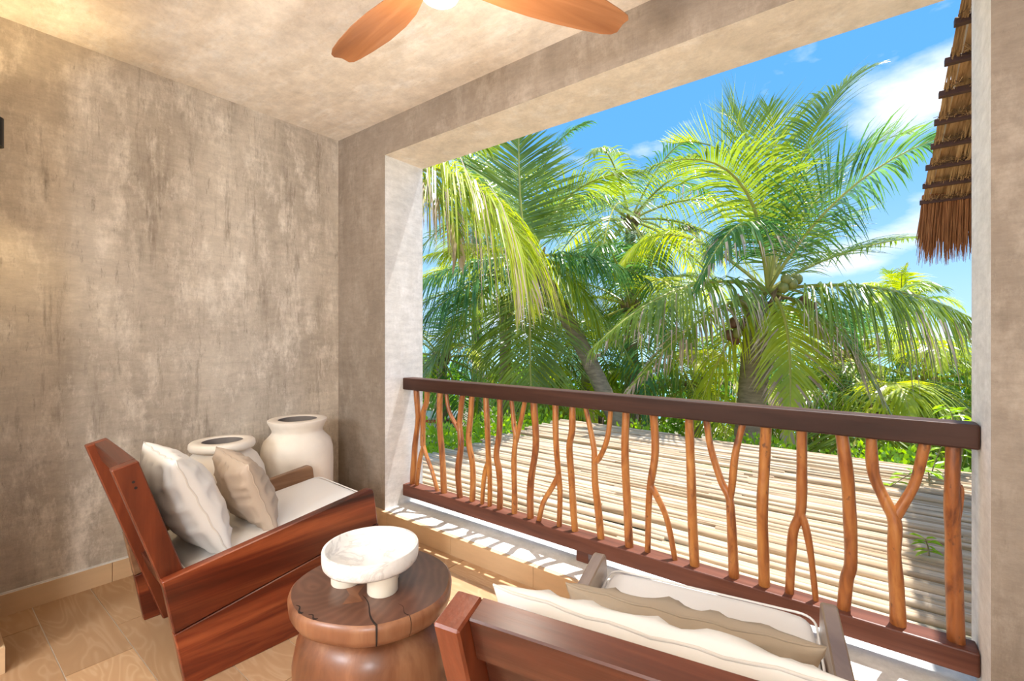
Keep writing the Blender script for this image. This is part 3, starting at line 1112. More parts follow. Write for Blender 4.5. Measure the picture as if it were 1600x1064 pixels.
def blade_mesh():
    b_ = MB()
    # outline in plan: root at x=.06, tip at x=.74
    st = [(0.05, -0.035, 0.035), (0.10, -0.040, 0.042), (0.17, -0.052, 0.052), (0.26, -0.085, 0.062), (0.36, -0.102, 0.068), (0.48, -0.105, 0.068),
          (0.60, -0.092, 0.060), (0.68, -0.078, 0.050), (0.72, -0.068, 0.036), (0.735, -0.052, 0.016)]
    vs, fs = [], []
    for i, (x, a, c) in enumerate(st):
        tw = -0.26 + 0.16 * min(1, x / 0.7)     # pitch
        rise = 0.028 * math.sin(min(1, x / 0.74) * math.pi * 0.55)
        for zt in (0.007, -0.007):
            for k in range(5):
                y = a + (c - a) * k / 4
                camber = 0.012 * (1 - ((k - 2) / 2) ** 2)
                vs.append((x, y, y * tw + rise + zt * (1 if 0 < k < 4 else 0.25) + camber))
    n = len(st)
    for i in range(n - 1):
        for k in range(4):
            p, q = i * 10 + k, (i + 1) * 10 + k
            fs.append((p, q, q + 1, p + 1))
            p, q = p + 5, q + 5
            fs.append((p + 1, q + 1, q, p))
        p, q = i * 10, (i + 1) * 10
        fs.append((p + 5, q + 5, q, p))
        p, q = i * 10 + 4, (i + 1) * 10 + 4
        fs.append((p, q, q + 5, p + 5))
    for i in (0, n - 1):
        for k in range(4):
            p = i * 10 + k
            fs.append((p, p + 1, p + 6, p + 5) if i else (p + 5, p + 6, p + 1, p))
    b_.add(vs, fs)
    return b_


aims = [pt(522, 106, z=FH.z), pt(985, 62, z=FH.z)]
a1 = math.atan2(aims[0].y - FH.y, aims[0].x - FH.x)
a2 = math.atan2(aims[1].y - FH.y, aims[1].x - FH.x)
mid_ = (a1 + a2) / 2
for a in (a1, a2, mid_ + math.pi):
    o = blade_mesh().build('blade', 'fan_wood', fan, smooth=True, angle=60, loc=(0, 0, zr))
    o.rotation_euler = (0, 0, a)
b = MB(); b.lathe([(0, 0), (0.055, 0), (0.055, -0.05), (0.03, -0.065), (0.014, -0.07), (0.014, zr + 0.07), (0, zr + 0.07)], 24)
b.build('rod', 'fan_wood', fan, smooth=True, angle=40)
b = MB(); b.lathe([(0, zr + 0.075), (0.05, zr + 0.07), (0.082, zr + 0.04), (0.09, zr), (0.085, zr - 0.035), (0.07, zr - 0.045), (0, zr - 0.045)], 32)
b.build('hub', 'fan_wood', fan, smooth=True, angle=40)
b = MB(); b.lathe([(0.066, zr - 0.045), (0.068, zr - 0.058), (0.06, zr - 0.078), (0.04, zr - 0.092), (0, zr - 0.098)], 32)
b.build('light_globe', 'globe_glass', fan, smooth=True)
pl_ = bpy.data.lights.new('fan_lamp', 'POINT')
pl_.energy = 17; pl_.color = (1, 0.9, 0.76); pl_.shadow_soft_size = 0.07
po = bpy.data.objects.new('fan_lamp', pl_); COL.objects.link(po)
po.parent = fan
po.location = (0, 0, zr - 0.30)

# ------------------------------------------------------------------ wall sconce at the left edge
sc_ = thing('wall_sconce', 'black cylinder wall lamp at the left edge of the picture', 'lamp', (-2.93, YB, 2.165))
b = MB(); b.lathe([(0.036, -0.06), (0.04, -0.06), (0.04, 0.06), (0.036, 0.06), (0.036, -0.06)], 32)
b.build('shade', 'black_metal', sc_, smooth=True, angle=40, loc=(0, 0.068, 0))
b = MB(); b.box(-0.03, 0.03, 0.0, 0.012, -0.04, 0.04); b.box(-0.012, 0.012, 0.0, 0.03, -0.015, 0.015)
b.build('bracket', 'black_metal', sc_)
b = MB(); b.lathe([(0, -0.035), (0.033, -0.035), (0.033, 0.035), (0, 0.035)], 24)
b.build('bulb', 'bulb', sc_, loc=(0, 0.068, 0))
for dz, rx in ((-0.065, 0), (0.065, math.pi)):
    l = bpy.data.lights.new('sconce_lamp', 'SPOT')
    l.energy = 10; l.color = (1, 0.74, 0.42); l.spot_size = math.radians(100); l.spot_blend = 0.8; l.shadow_soft_size = 0.03
    o = bpy.data.objects.new('sconce_lamp', l); COL.objects.link(o)
    o.parent = sc_
    o.location = (0, 0.068, dz); o.rotation_euler = (rx, 0, 0)

# ------------------------------------------------------------------ ground, sea, boat
ZG = -3.0
m = MB(); m.add([(-45, 2.4, ZG), (40, 2.4, ZG), (40, 24, ZG), (-45, 24, ZG)], [(0, 1, 2, 3)])
struct(m.build('ground', 'ground_soil'), 'garden ground under the palms')
m = MB(); m.add([(-600, 24, ZG - 0.2), (600, 24, ZG - 0.2), (600, 900, ZG - 0.2), (-600, 900, ZG - 0.2)], [(0, 1, 2, 3)])
struct(m.build('sea', 'sea_water'), 'pale sea behind the palms')
m = MB(); m.add([(-600, -40, ZG - 0.4), (600, -40, ZG - 0.4), (600, 24, ZG - 0.4), (-600, 24, ZG - 0.4)], [(0, 1, 2, 3)])
struct(m.build('ground_far', 'ground_soil'))

# ------------------------------------------------------------------ pole roof outside the railing
ZR = 0.0
PX0, PX1, PY0, PY1 = -3.86, 3.2, 2.42, 6.28
proof = thing('pole_roof', 'flat shade roof of pale weathered poles just outside the railing', 'roof', (-0.4, 4.3, ZR - 0.09))
random.seed(21)
y = PY0
pole_n = 0
while y < PY1:
    r = random.uniform(0.017, 0.030)
    y += r
    far = y > 4.6
    cuts = [PX0 + random.uniform(-0.1, 0.05)]
    cuts.append(random.uniform(-2.6, -0.4)); cuts.append(random.uniform(0.4, 2.0)); cuts.append(PX1)
    for a, c in zip(cuts, cuts[1:]):
        nseg = max(4, int((c - a) / 0.3))
        ph = random.uniform(0, 100)
        pts_, rr = [], []
        r2 = r * random.uniform(0.85, 1.1)
        slope = random.uniform(-0.014, 0.014)
        dz_ = random.uniform(-0.02, 0.012)
        for i in range(nseg + 1):
            t = i / nseg
            x = a + (c - a) * t
            pts_.append((x + 0.4, y + 0.014 * noise.noise((x * 1.3, ph, 0)) + slope * (x - (a + c) / 2) - 4.3,
                         0.09 - r + 0.010 * noise.noise((x * 1.1, ph, 7)) + 0.0 + dz_))
            rr.append(r2 * (1 + 0.15 * noise.noise((x * 3, ph, 3))) * (1.05 - 0.2 * t))
        b = MB(); b.tube(pts_, rr, 6)
        b.build('pole', 'pole_straw', proof, smooth=True)
        pole_n += 1
    y += r * random.uniform(1.0, 1.5)
for yy_ in (2.6, 4.4, 6.1):
    b = MB(); b.tube([(PX0 - 0.05 + 0.4, yy_ - 4.3, -0.06), (PX1 + 0.4, yy_ - 4.3, -0.06)], 0.055, 8)
    b.build('beam', 'post_wood', proof, smooth=True)
for xx_ in (PX0 + 0.2, -1.5, 0.9, 3.0):
    b = MB(); b.tube([(xx_ + 0.4, PY0 - 4.3, -0.005), (xx_ + 0.4, PY1 - 4.3, -0.005)], 0.03, 8)
    b.build('joist', 'post_wood', proof, smooth=True)
for xx_ in (PX0 + 0.25, -0.4, 3.0):
    for yy_ in (2.6, 6.1):
        b = MB(); b.tube([(xx_ + 0.4, yy_ - 4.3, ZG + 0.09), (xx_ + 0.4, yy_ - 4.3, -0.08)], 0.07, 8)
        b.build('post', 'post_wood', proof, smooth=True)

# ------------------------------------------------------------------ thatched eave at the upper right
EY, EX, EZ, ES = 6.0, 0.45, 2.62, 0.235
thr = thing('thatched_roof', 'brown thatched roof eave with dark battens at the upper right', 'roof', (EX + 0.8, EY, EZ))
dY = 0.324
random.seed(33)


def under(Y):
    return (EY - Y) * ES


XW = 1.5
for n_ in range(11):
    Yb = -n_ * dY
    b = MB()
    x0 = -0.8 - 0.055 - random.uniform(0, 0.015)
    z = -Yb * ES
    b.box(x0, XW, Yb - 0.022, Yb + 0.022, z - 0.042, z)
    b.build('batten', 'batten', thr, bevel=0.003, segs=1)
for n_ in range(10):
    # layer between batten n_ (lower) and n_+1 (upper): strands sag below the batten line near the lower end
    b = MB()
    Y1, Y0_ = -n_ * dY, -(n_ + 1) * dY
    cnt = 520
    for k in range(cnt):
        x = -0.8 + (XW + 0.8) * (k + random.random()) / cnt
        if k < 26:
            x = -0.8 - random.uniform(0.0, 0.035)
        ya = Y0_ - 0.05 + random.uniform(-0.02, 0.02)
        yb = Y1 - random.uniform(0.0, 0.10)
        w_ = random.uniform(0.004, 0.009)
        lift = random.uniform(0.0, 0.03)
        sx = random.uniform(-0.012, 0.012)
        P = []
        for i in range(4):
            t = i / 3
            yy_ = ya + (yb - ya) * t
            zz_ = -yy_ * ES + 0.004 + lift * (1 - t) - 0.035 * t * t * random.uniform(0.3, 1.0)
            P.append((x + sx * t, yy_, zz_))
        vs = []
        for i, p in enumerate(P):
            ww = w_ * (1 - 0.6 * (i / 3) ** 2)
            vs += [(p[0] - ww, p[1], p[2]), (p[0] + ww, p[1], p[2] + random.uniform(-0.003, 0.003))]
        b.add(vs, [(2 * i, 2 * i + 1, 2 * i + 3, 2 * i + 2) for i in range(3)])
    # curly loose ends on top of the lower batten
    for k in range(420):
        x = random.uniform(-0.84, XW)
        yb = Y1 - random.uniform(0.02, 0.13)
        z = -yb * ES
        pts_ = [(x, yb, z - 0.01), (x + random.uniform(-0.03, 0.03), yb + 0.02, z - 0.035), (x + random.uniform(-0.05, 0.05), yb + 0.045, z - 0.02 + random.uniform(-0.02, 0.01))]
        b.tube(pts_, random.uniform(0.0015, 0.003), 3, cap=False, mi=random.choice((0, 1, 1)))
    o = b.build('thatch_layer', ['thatch', 'thatch_dark'], thr)
    o['kind'] = 'stuff'
b = MB()
b.add([(-0.78, 0.02, 0.035), (XW, 0.02, 0.035), (XW, -11 * dY, 11 * dY * ES + 0.035), (-0.78, -11 * dY, 11 * dY * ES + 0.035),
       (-0.78, 0.02, 0.13), (XW, 0.02, 0.13), (XW, -11 * dY, 11 * dY * ES + 0.13), (-0.78, -11 * dY, 11 * dY * ES + 0.13)],
      [(0, 3, 2, 1), (4, 5, 6, 7), (0, 1, 5, 4), (1, 2, 6, 5), (2, 3, 7, 6), (3, 0, 4, 7)])
b.build('thatch_bed', 'thatch', thr)
b = MB()
for k in range(2600):
    x = random.uniform(-0.84, XW)
    yo = random.uniform(-0.02, 0.10)
    L = random.uniform(0.48, 0.76) * (0.9 + 0.15 * noise.noise((x * 8, 0, 0)))
    w_ = random.uniform(0.003, 0.006)
    out = random.uniform(0.0, 0.05)
    sx = random.uniform(-0.035, 0.03) + (-0.03 if x < -0.7 else 0)
    vs = []
    for i in range(4):
        t = i / 3
        ww = w_ * (1 - 0.75 * t * t)
        p = (x + sx * t, yo + out * t, 0.05 - L * t)
        vs += [(p[0] - ww, p[1], p[2]), (p[0] + ww, p[1] + random.uniform(-0.004, 0.004), p[2])]
    b.add(vs, [(2 * i, 2 * i + 1, 2 * i + 3, 2 * i + 2) for i in range(3)])
o = b.build('eave_fringe', 'thatch_fringe', thr)
o['kind'] = 'stuff'

# ------------------------------------------------------------------ palms
FROND_SEED = [0]


def frond(parent, base, mid, tip, mat='frond_green', leaf=0.62, n=58, droop=0.9, vee=18, dead=0.0, start=0.16, roll=0.0, width=0.021):
    """coconut frond along a curve through base, mid, tip (world points)"""
    FROND_SEED[0] += 1
    rnd = random.Random(FROND_SEED[0] * 7 + 3)
    O = parent.location
    base, mid, tip = Vector(base), Vector(mid), Vector(tip)
    ctrl = mid * 2 - (base + tip) / 2
    B = lambda t: base * (1 - t) ** 2 + ctrl * 2 * t * (1 - t) + tip * t * t
    D = lambda t: ((ctrl - base) * (1 - t) + (tip - ctrl) * t).normalized()
    n = int(n * 1.2)
    width *= 0.64
    b_ = MB()
    rp = [B(i / 12) - O for i in range(13)]
    b_.tube(rp, [0.030 * (1 - i / 12) ** 0.8 + 0.004 for i in range(13)], 5, mi=1)
    prevS = None
    for i in range(n):
        t = start + (1 - start) * (i + 0.5) / n
        T = D(t)
        Sd = T.cross(UP)
        if Sd.length < 0.05:
            Sd = prevS or RT.copy()
        Sd.normalize()
        if prevS is not None and Sd.dot(prevS) < 0:
            Sd = -Sd
        prevS = Sd.copy()
        Nn = Sd.cross(T).normalized()
        if Nn.z < 0 and abs(T.z) < 0.9:
            pass
        if roll:
            q = Matrix.Rotation(math.radians(roll), 3, T)
            Sd2, Nn = q @ Sd, q @ Nn
        else:
            Sd2 = Sd
        s = (t - start) / (1 - start)
        ln = leaf * (0.55 + 0.75 * math.sin(min(1, s * 1.15 + 0.12) * math.pi) ** 0.8) * (1 - 0.45 * s ** 3)
        ang_ = math.radians(72 - 45 * s ** 1.3)
        p = B(t) - O
        for sd in (-1, 1):
            L = ln * rnd.uniform(0.86, 1.1)
            v_ = math.radians(vee + rnd.uniform(-9, 9))
            a_ = ang_ + rnd.uniform(-0.09, 0.09)
            d0 = T * math.cos(a_) + (Sd2 * sd * math.cos(v_) + Nn * math.sin(v_)) * math.sin(a_)
            d0.normalize()
            g = droop * rnd.uniform(0.75, 1.25)
            wd = width * rnd.uniform(0.8, 1.15)
            wdir = d0.cross(Nn)
            if wdir.length < 1e-3:
                wdir = T.copy()
            wdir.normalize()
            wdir = (wdir + Nn * rnd.uniform(-0.35, 0.35)).normalized()
            vs = []
            kn = 4
            for k_ in range(kn + 1):
                u = k_ / kn
                q = p + d0 * (L * u) - UP * (g * L * 0.62 * u * u)
                # keep the leaflet from growing longer as it droops
                ext = (q - p).length
                if u > 0 and ext > L * u:
                    q = p + (q - p) * (L * u / ext)
                ww = wd * (0.55, 1.0, 0.95, 0.6, 0.08)[k_]
                vs += [q - wdir * ww, q + wdir * ww]
            fs = [(2 * k_, 2 * k_ + 1, 2 * k_ + 3, 2 * k_ + 2) for k_ in range(kn)]
            nb = len(b_.v)
            b_.v += [tuple(v) for v in vs]
            b_.f += [tuple(j + nb for j in f_) for f_ in fs]
            isd = dead and rnd.random() < dead * (0.4 + s)
            b_.mi += [0, 2 if isd and rnd.random() < 0.5 else 0, 2 if isd else 0, 2 if isd or (dead and rnd.random() < 0.3) else 0]
    return b_.build('frond', [mat, 'rachis', 'frond_dead'], parent)


def trunk(parent, top, r0=0.17, r1=0.12, bend=(0, 0)):
    O = parent.location
    top = Vector(top) - O
    b_ = MB()
    n = 46
    pts_, rr = [], []
    for i in range(n + 1):
        t = i / n
        p = Vector((top.x * t ** 1.5 + bend[0] * math.sin(t * math.pi), top.y * t ** 1.5 + bend[1] * math.sin(t * math.pi), top.z * t))
        pts_.append(p)
        rr.append((r0 + (r1 - r0) * t) * (1.0 + 0.05 * (i % 2)))
    b_.tube(pts_, rr, 12)
    b_.build('trunk', 'trunk_bark', parent, smooth=True, angle=70)
    # fibrous leaf bases round the crown
    c = MB()
    rnd = random.Random(int(abs(top.x * 100)) + 5)
    for k_ in range(9):
        a = k_ * 2.4
        d = Vector((math.cos(a), math.sin(a), 0))
        c.tube([top + d * r1 * 0.7 - UP * (0.30 - 0.03 * k_), top + d * (r1 + 0.05) - UP * (0.12 - 0.02 * k_), top + d * (r1 + 0.13) + UP * (0.08 + 0.02 * k_)], [0.055, 0.05, 0.02], 6)
    c.build('leaf_base', 'sheath', parent, smooth=True)


def palm(label, crown, rootdx=(0, 0), r=(0.17, 0.12), bend=(0, 0), notrunk=False):
    cr = pt(crown[0], crown[1], d=crown[2])
    p = thing('coconut_palm', label, 'palm tree', (cr.x + rootdx[0], cr.y + rootdx[1], ZG), 0, 'coconut palms in the garden')
    trunk(p, cr, r[0], r[1], bend)
    return p, cr


def fr(p, base, mid, tip, **kw):
    """frond given by pixel and depth of base, middle and tip"""
    P = [pt(b_[0], b_[1], d=b_[2] * DS) for b_ in (base, mid, tip)]
    kw['leaf'] = kw.get('leaf', 0.62) * DS
    kw['width'] = kw.get('width', 0.021) * DS
    return frond(p, *P, **kw)


DS = 1.22
# right palm with coconuts
p1, c1 = palm('large coconut palm with hanging nuts, right of centre', (1186, 472, 6.6 * DS), (-0.30, -0.22), (0.27, 0.205), (0.06, 0))
B1 = (1200, 455, 6.6)
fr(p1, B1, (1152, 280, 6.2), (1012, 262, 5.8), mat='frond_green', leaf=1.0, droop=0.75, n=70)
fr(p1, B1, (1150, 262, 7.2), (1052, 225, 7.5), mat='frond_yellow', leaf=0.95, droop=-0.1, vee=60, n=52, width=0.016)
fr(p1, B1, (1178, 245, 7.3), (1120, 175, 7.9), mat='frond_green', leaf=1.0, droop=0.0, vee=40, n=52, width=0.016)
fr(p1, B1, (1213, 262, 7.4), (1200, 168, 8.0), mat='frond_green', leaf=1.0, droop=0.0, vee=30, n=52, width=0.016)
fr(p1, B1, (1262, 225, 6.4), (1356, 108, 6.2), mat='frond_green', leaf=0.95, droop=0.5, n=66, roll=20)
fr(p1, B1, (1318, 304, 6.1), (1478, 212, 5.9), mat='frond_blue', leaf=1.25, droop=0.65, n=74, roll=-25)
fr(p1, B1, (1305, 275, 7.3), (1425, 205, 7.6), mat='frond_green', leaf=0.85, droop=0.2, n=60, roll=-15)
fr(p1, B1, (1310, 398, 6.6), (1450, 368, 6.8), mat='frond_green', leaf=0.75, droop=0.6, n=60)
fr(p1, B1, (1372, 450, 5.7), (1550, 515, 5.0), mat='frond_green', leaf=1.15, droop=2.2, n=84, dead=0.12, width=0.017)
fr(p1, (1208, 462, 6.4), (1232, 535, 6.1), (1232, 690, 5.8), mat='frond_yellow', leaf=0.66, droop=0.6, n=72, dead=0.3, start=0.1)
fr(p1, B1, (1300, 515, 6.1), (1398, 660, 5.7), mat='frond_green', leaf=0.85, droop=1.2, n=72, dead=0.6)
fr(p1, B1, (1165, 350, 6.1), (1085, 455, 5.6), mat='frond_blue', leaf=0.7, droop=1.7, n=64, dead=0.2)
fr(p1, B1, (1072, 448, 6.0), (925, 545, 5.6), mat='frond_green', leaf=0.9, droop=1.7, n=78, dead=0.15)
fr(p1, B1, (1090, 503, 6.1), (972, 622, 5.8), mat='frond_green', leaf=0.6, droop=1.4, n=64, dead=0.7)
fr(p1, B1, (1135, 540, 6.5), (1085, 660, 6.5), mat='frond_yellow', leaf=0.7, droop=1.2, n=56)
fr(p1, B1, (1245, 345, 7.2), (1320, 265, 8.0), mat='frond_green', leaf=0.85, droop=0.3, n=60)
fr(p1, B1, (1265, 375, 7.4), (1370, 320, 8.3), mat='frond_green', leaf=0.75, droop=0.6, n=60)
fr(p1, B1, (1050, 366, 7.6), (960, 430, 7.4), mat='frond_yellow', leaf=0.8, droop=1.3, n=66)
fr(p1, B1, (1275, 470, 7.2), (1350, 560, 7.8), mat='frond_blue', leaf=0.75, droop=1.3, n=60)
for i, (x, y, d, mt) in enumerate([(1146, 504, 6.3, 'coconut_brown'), (1160, 509, 6.35, 'coconut_brown'), (1152, 520, 6.25, 'coconut_green'), (1139, 523, 6.3, 'coconut_brown'), (1149, 530, 6.3, 'coconut_brown'),
                                   (1228, 436, 6.2, 'coconut_green'), (1238, 443, 6.2, 'coconut_green'), (1224, 449, 6.2, 'coconut_green'), (1246, 436, 6.3, 'coconut_green'), (1158, 470, 6.3, 'coconut_green'),
                                   (1168, 474, 6.3, 'coconut_green'), (1256, 470, 6.4, 'coconut_brown'), (1266, 478, 6.4, 'coconut_brown')]):
    b = MB()
    b.lathe([(0, -0.1), (0.04, -0.09), (0.072, -0.052), (0.08, 0.0), (0.068, 0.048), (0.035, 0.08), (0, 0.09)], 14)
    q = pt(x, y, d=d * DS)
    b.build('coconut', mt, p1, smooth=True, loc=q - p1.location)
b = MB()
for x0, y0_, x1, y1 in ((1196, 466, 1152, 515), (1204, 462, 1236, 440), (1196, 468, 1163, 472), (1206, 468, 1262, 474)):
    a, c = pt(x0, y0_, d=6.5 * DS), pt(x1, y1, d=6.3 * DS)
    b.tube([a - p1.location, (a + c) / 2 + UP * 0.06 - p1.location, c - p1.location], [0.025, 0.02, 0.012], 6)
b.build('nut_stalk', 'sheath', p1, smooth=True)

# left palm
p2, c2 = palm('coconut palm with leaning trunk, left of centre behind the railing', (832, 405, 8.0 * DS), (2.6, 0.3), (0.18, 0.14))
B2 = (832, 402, 8.0)
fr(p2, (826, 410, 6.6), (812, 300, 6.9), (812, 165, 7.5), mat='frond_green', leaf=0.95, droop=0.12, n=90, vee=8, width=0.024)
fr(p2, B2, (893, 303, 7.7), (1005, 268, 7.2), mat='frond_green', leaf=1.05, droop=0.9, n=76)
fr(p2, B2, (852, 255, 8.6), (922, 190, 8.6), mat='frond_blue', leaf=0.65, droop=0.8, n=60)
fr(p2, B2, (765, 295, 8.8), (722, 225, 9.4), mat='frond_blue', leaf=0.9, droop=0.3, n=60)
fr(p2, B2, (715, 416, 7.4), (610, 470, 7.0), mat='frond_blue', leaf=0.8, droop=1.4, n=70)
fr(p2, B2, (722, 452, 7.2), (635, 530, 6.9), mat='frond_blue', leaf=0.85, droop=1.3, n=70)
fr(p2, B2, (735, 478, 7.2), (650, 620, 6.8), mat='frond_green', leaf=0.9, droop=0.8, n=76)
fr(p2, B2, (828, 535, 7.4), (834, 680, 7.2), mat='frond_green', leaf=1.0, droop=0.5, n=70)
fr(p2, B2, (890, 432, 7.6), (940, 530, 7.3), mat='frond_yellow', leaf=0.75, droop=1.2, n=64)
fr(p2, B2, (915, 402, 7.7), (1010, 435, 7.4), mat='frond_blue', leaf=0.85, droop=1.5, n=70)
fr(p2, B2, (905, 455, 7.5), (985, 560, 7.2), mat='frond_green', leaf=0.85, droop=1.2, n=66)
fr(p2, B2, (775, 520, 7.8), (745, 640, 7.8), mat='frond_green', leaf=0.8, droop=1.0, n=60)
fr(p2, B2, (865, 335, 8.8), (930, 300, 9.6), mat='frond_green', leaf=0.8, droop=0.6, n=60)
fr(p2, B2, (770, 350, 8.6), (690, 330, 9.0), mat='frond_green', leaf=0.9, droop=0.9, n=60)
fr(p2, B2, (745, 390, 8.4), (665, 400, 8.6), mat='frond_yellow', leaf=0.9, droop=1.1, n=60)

# palm just outside the left wall, its fronds arch into view
p0, c0 = palm('coconut palm hidden by the left wall, its long fronds arching into view', (505, 235, 5.6 * DS))
B0 = (505, 235, 5.6)
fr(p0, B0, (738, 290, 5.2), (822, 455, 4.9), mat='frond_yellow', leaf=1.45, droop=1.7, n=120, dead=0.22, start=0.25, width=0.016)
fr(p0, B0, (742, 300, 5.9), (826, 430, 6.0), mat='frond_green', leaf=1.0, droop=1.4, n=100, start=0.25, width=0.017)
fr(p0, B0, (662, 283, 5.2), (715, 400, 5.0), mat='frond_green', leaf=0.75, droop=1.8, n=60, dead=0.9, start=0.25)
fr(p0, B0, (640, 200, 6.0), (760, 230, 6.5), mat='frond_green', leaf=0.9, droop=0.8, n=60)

# further palms: crowns of random fronds
def wild_palm(label, crown, nf, L, seed, mats=('frond_green', 'frond_yellow', 'frond_blue'), leaf=0.75, emax=75, emin=-35, r=(0.15, 0.11), rootdx=(0, 0), n=46):
    W2 = 1.25
    p, c = palm(label, (crown[0], crown[1], crown[2] * W2), rootdx, (r[0] * W2, r[1] * W2))
    L, leaf = L * W2, leaf * W2
    rnd = random.Random(seed)
    for k_ in range(nf):
        az = k_ * 2.39996 + rnd.uniform(-0.3, 0.3)
        el = math.radians(emax + (emin - emax) * (k_ / max(1, nf - 1)) ** 0.9)
        d = Vector((math.cos(az) * math.cos(el), math.sin(az) * math.cos(el), math.sin(el)))
        l = L * rnd.uniform(0.85, 1.1)
        mid = c + d * l * 0.52 - UP * 0.04 * l
        tip = c + d * l * 0.93 - UP * l * (0.18 + 0.30 * math.cos(el))
        frond(p, c, mid, tip, mat=rnd.choice(mats), leaf=leaf * rnd.uniform(0.85, 1.15), n=n, droop=rnd.uniform(0.7, 1.5), width=0.028, dead=0.15 if rnd.random() < 0.3 else 0)
    return p


wild_palm('coconut palm behind and between the two big palms', (985, 345, 10.5), 24, 3.4, 101, emin=-65, emax=60)
wild_palm('lower coconut palm with grey trunk behind the middle of the railing', (985, 480, 9.5), 14, 2.9, 102, emax=60, rootdx=(0.1, 0.1))
wild_palm('coconut palm behind the left fronds with dark upright trunk', (790, 480, 9.5), 14, 2.9, 103, rootdx=(-0.1, 0.1))
wild_palm('small far palm under the thatched eave', (1408, 485, 15.0), 12, 1.9, 104, emax=85, emin=10, mats=('frond_yellow', 'frond_green'))
wild_palm('low palm in the right corner behind the handrail', (1440, 600, 8.0), 13, 2.4, 105, emax=55, mats=('frond_green', 'frond_yellow'))
wild_palm('low bright palm behind the right part of the pole roof', (1370, 640, 7.4), 13, 1.9, 131, emax=50, mats=('frond_green', 'frond_yellow', 'frond_blue'))
wild_palm('bushy palm right of the nut bearing palm', (1320, 560, 9.0), 14, 2.6, 106, emax=60)
wild_palm('low palm left of the nut bearing trunk', (1085, 600, 9.0), 13, 2.3, 107, emax=60)
wild_palm('low palm behind the left end of the handrail', (690, 560, 10.5), 14, 2.6, 108, emax=60)
wild_palm('far palm between the leaning trunk and the middle palm', (915, 575, 11.5), 14, 2.6, 109, emax=65)
wild_palm('far palm behind the right half of the railing', (1200, 560, 12.5), 14, 3.0, 110, emax=60)
wild_palm('tall far palm behind the left crown', (745, 330, 12.5), 14, 3.2, 111)
wild_palm('young palm with strap leaves behind the far edge of the pole roof', (862, 672, 7.6), 12, 1.25, 112, emax=80, emin=5, mats=('frond_yellow', 'frond_green'), leaf=0.38, r=(0.06, 0.05))

# ------------------------------------------------------------------ bushes, fence, shoots
def bush(label, c, rx, ry, rz, n, seed, mat='bush_leaf', size=0.06):
    root = thing('bush', label, 'bush', (c[0], c[1], ZG), 0, 'green bushes around the pole roof')
    rnd = random.Random(seed)
    b_ = MB()
    for k_ in range(n):
        while True:
            q = Vector((rnd.uniform(-1, 1), rnd.uniform(-1, 1), rnd.uniform(-1, 1)))
            if 0.25 < q.length < 1:
                break
        q = q * (0.82 + 0.18 * noise.noise((q.x * 3 + seed, q.y * 3, q.z * 3)))
        p = Vector((q.x * rx, q.y * ry, c[2] - ZG + q.z * rz))
        d = Vector((q.x + rnd.uniform(-.7, .7), q.y + rnd.uniform(-.7, .7), q.z + rnd.uniform(-.3, 0.9))).normalized()
        w = d.cross(Vector((rnd.uniform(-1, 1), rnd.uniform(-1, 1), rnd.uniform(-1, 1)))).normalized()
        s = size * rnd.uniform(0.6, 1.3)
        b_.add([p, p + d * s * 0.5 + w * s * 0.36, p + d * s * 1.1, p + d * s * 0.5 - w * s * 0.36], [(0, 1, 2, 3)])
    o_ = b_.build('foliage', mat, root)
    o_['kind'] = 'stuff'
    st = MB()
    for k_ in range(5):
        a = rnd.uniform(0, 6.28)
        st.tube([(0.1 * math.cos(a), 0.1 * math.sin(a), 0), (rx * 0.3 * math.cos(a), ry * 0.3 * math.sin(a), (c[2] - ZG) * 0.6), (rx * 0.5 * math.cos(a), ry * 0.5 * math.sin(a), c[2] - ZG)], [0.035, 0.025, 0.012], 6)
    st.build('stem', 'shoot_stem', root, smooth=True)


bush('leafy bush at the left corner of the pole roof beside the jamb', (-4.45, 4.1, -0.30), 0.65, 0.75, 0.62, 2600, 1)
bush('leafy bush along the left edge of the pole roof', (-4.5, 5.3, -0.35), 0.65, 0.8, 0.60, 2600, 2)
bush('leafy bush at the far left corner of the pole roof', (-4.4, 6.6, -0.45), 0.7, 0.75, 0.60, 2400, 3)
bush('low bush behind the far edge of the pole roof, left part', (-2.9, 7.25, -0.6), 1.0, 0.7, 0.58, 2400, 4)
bush('low bush behind the far edge of the pole roof, centre', (-1.2, 7.2, -0.55), 1.0, 0.6, 0.57, 2400, 5)
bush('low bush behind the far edge of the pole roof, right part', (0.2, 7.1, -0.45), 0.9, 0.6, 0.55, 2400, 6)
bush('low bush behind the far edge of the pole roof, rightmost', (1.5, 7.0, -0.4), 0.9, 0.6, 0.6, 2400, 7)
random.seed(77)
for i, (x, y_, z_, s) in enumerate([(-7.5, 10.5, -0.4, 1.5), (-4.6, 11.0, -0.5, 1.5), (-1.6, 11.3, -0.4, 1.6), (1.2, 11.0, -0.3, 1.5), (4.0, 10.5, -0.3, 1.5), (-10.5, 9.5, -0.3, 1.6)]):
    bush(['dark shrub mass behind the left palms', 'dark shrub mass behind the leaning trunk', 'dark shrub mass behind the middle of the handrail', 'dark shrub mass behind the nut bearing palm',
          'dark shrub mass behind the right end of the handrail', 'dark shrub mass at the far left'][i], (x * 1.35, y_ * 1.35, z_ - 0.5), s * 1.7, s * 1.1, s * 1.0, 2600, 20 + i, 'bush_leaf_dark', 0.2)

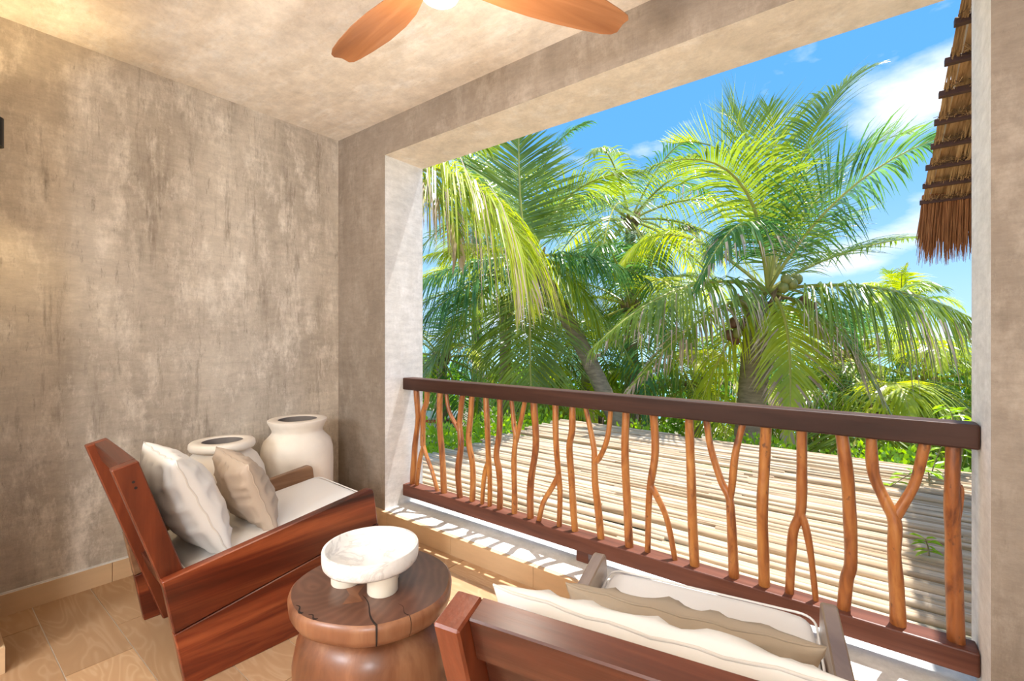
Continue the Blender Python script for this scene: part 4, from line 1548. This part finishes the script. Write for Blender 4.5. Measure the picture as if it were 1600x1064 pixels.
fn = thing('stake_fence', 'weathered stake fence among the bushes behind the left balusters', 'fence', (-4.6, 8.3, ZG))
for k_ in range(26):
    b = MB()
    x = -1.6 + k_ * 0.11
    h_ = 2.75 + random.uniform(-0.12, 0.12)
    b.tube([(x, 0, 0), (x + random.uniform(-0.02, 0.02), 0.01, h_ * 0.5), (x + random.uniform(-0.03, 0.03), 0, h_)], [0.035, 0.034, 0.03], 7)
    b.build('stake', 'post_wood', fn, smooth=True)
b = MB(); b.box(-1.7, 1.35, 0.03, 0.06, 2.3, 2.4); b.build('cross_rail', 'post_wood', fn)

bq = pt(674, 650, d=14)
boat = thing('boat', 'white boat with red stripe glimpsed through the left balusters', 'boat', (bq.x, bq.y, ZG), YAW)
hz = bq.z - ZG
b = MB()
b.prism_x([(-0.5, hz - 0.35), (0.5, hz - 0.35), (0.65, hz + 0.06), (-0.65, hz + 0.06)], -0.8, 0.8)
b.build('hull', 'boat_white', boat, bevel=0.03)
b = MB(); b.box(-0.82, 0.82, -0.67, 0.67, hz - 0.09, hz + 0.0); b.build('stripe', 'boat_red', boat)
b = MB()
for sx in (-0.5, 0.5):
    b.box(sx - 0.08, sx + 0.08, -0.4, 0.4, 0, hz - 0.3)
b.build('cradle', 'post_wood', boat)


def shoot(label, stems, size, seed):
    """leafy twig; stems are lists of world points"""
    base = stems[0][0]
    root = thing('leafy_shoot', label, 'plant', base, 0, 'green shoots growing through the pole roof')
    rnd = random.Random(seed)
    for st in stems:
        b_ = MB()
        C_ = catmull([Vector(p) - Vector(base) for p in st], 4)
        b_.tube(C_, [0.006 * (1 - 0.7 * i / len(C_)) for i in range(len(C_))], 5)
        b_.build('stem', 'shoot_stem', root, smooth=True)
        for i in range(2, len(C_)):
            for sd in (-1, 1):
                if rnd.random() < 0.25:
                    continue
                p = C_[i]
                d = Vector((sd * rnd.uniform(0.5, 1), rnd.uniform(-0.6, 0.6), rnd.uniform(-0.5, 0.4))).normalized()
                w = d.cross(UP).normalized() * 1.0
                s = size * rnd.uniform(0.7, 1.2)
                lf = MB()
                up_ = UP * 0.08 * s
                lf.add([p, p + d * s * 0.3 + w * s * 0.17 + up_, p + d * s * 0.7 + w * s * 0.16 + up_, p + d * s - UP * 0.12 * s, p + d * s * 0.7 - w * s * 0.16 + up_, p + d * s * 0.3 - w * s * 0.17 + up_, p + d * s * 0.5 - up_ * 0.3],
                       [(0, 1, 6), (1, 2, 6), (2, 3, 6), (3, 4, 6), (4, 5, 6), (5, 0, 6)])
                lf.build('leaf', 'bush_leaf', root)
    return root


g1 = pt(1452, 752, z=0.02)
shoot('leafy shoot behind the forked baluster near the right pillar', [[g1, pt(1448, 735, d=4.15), pt(1420, 742, d=4.1), pt(1385, 765, d=4.1)], [g1, pt(1460, 725, d=4.2), pt(1470, 700, d=4.2), pt(1485, 670, d=4.25)]], 0.11, 1)
g2 = pt(1452, 868, z=0.02)
shoot('small shoot sprouting from the poles near the right pillar', [[g2, pt(1450, 855, d=2.78), pt(1446, 842, d=2.76)]], 0.07, 2)
g3 = pt(1500, 735, z=0.02)
shoot('leafy shoot beside the right pillar below the handrail end', [[g3, pt(1496, 690, d=4.4), pt(1488, 650, d=4.4), pt(1478, 632, d=4.4)], [g3, pt(1505, 690, d=4.5), pt(1500, 650, d=4.5), pt(1512, 638, d=4.5)]], 0.12, 3)
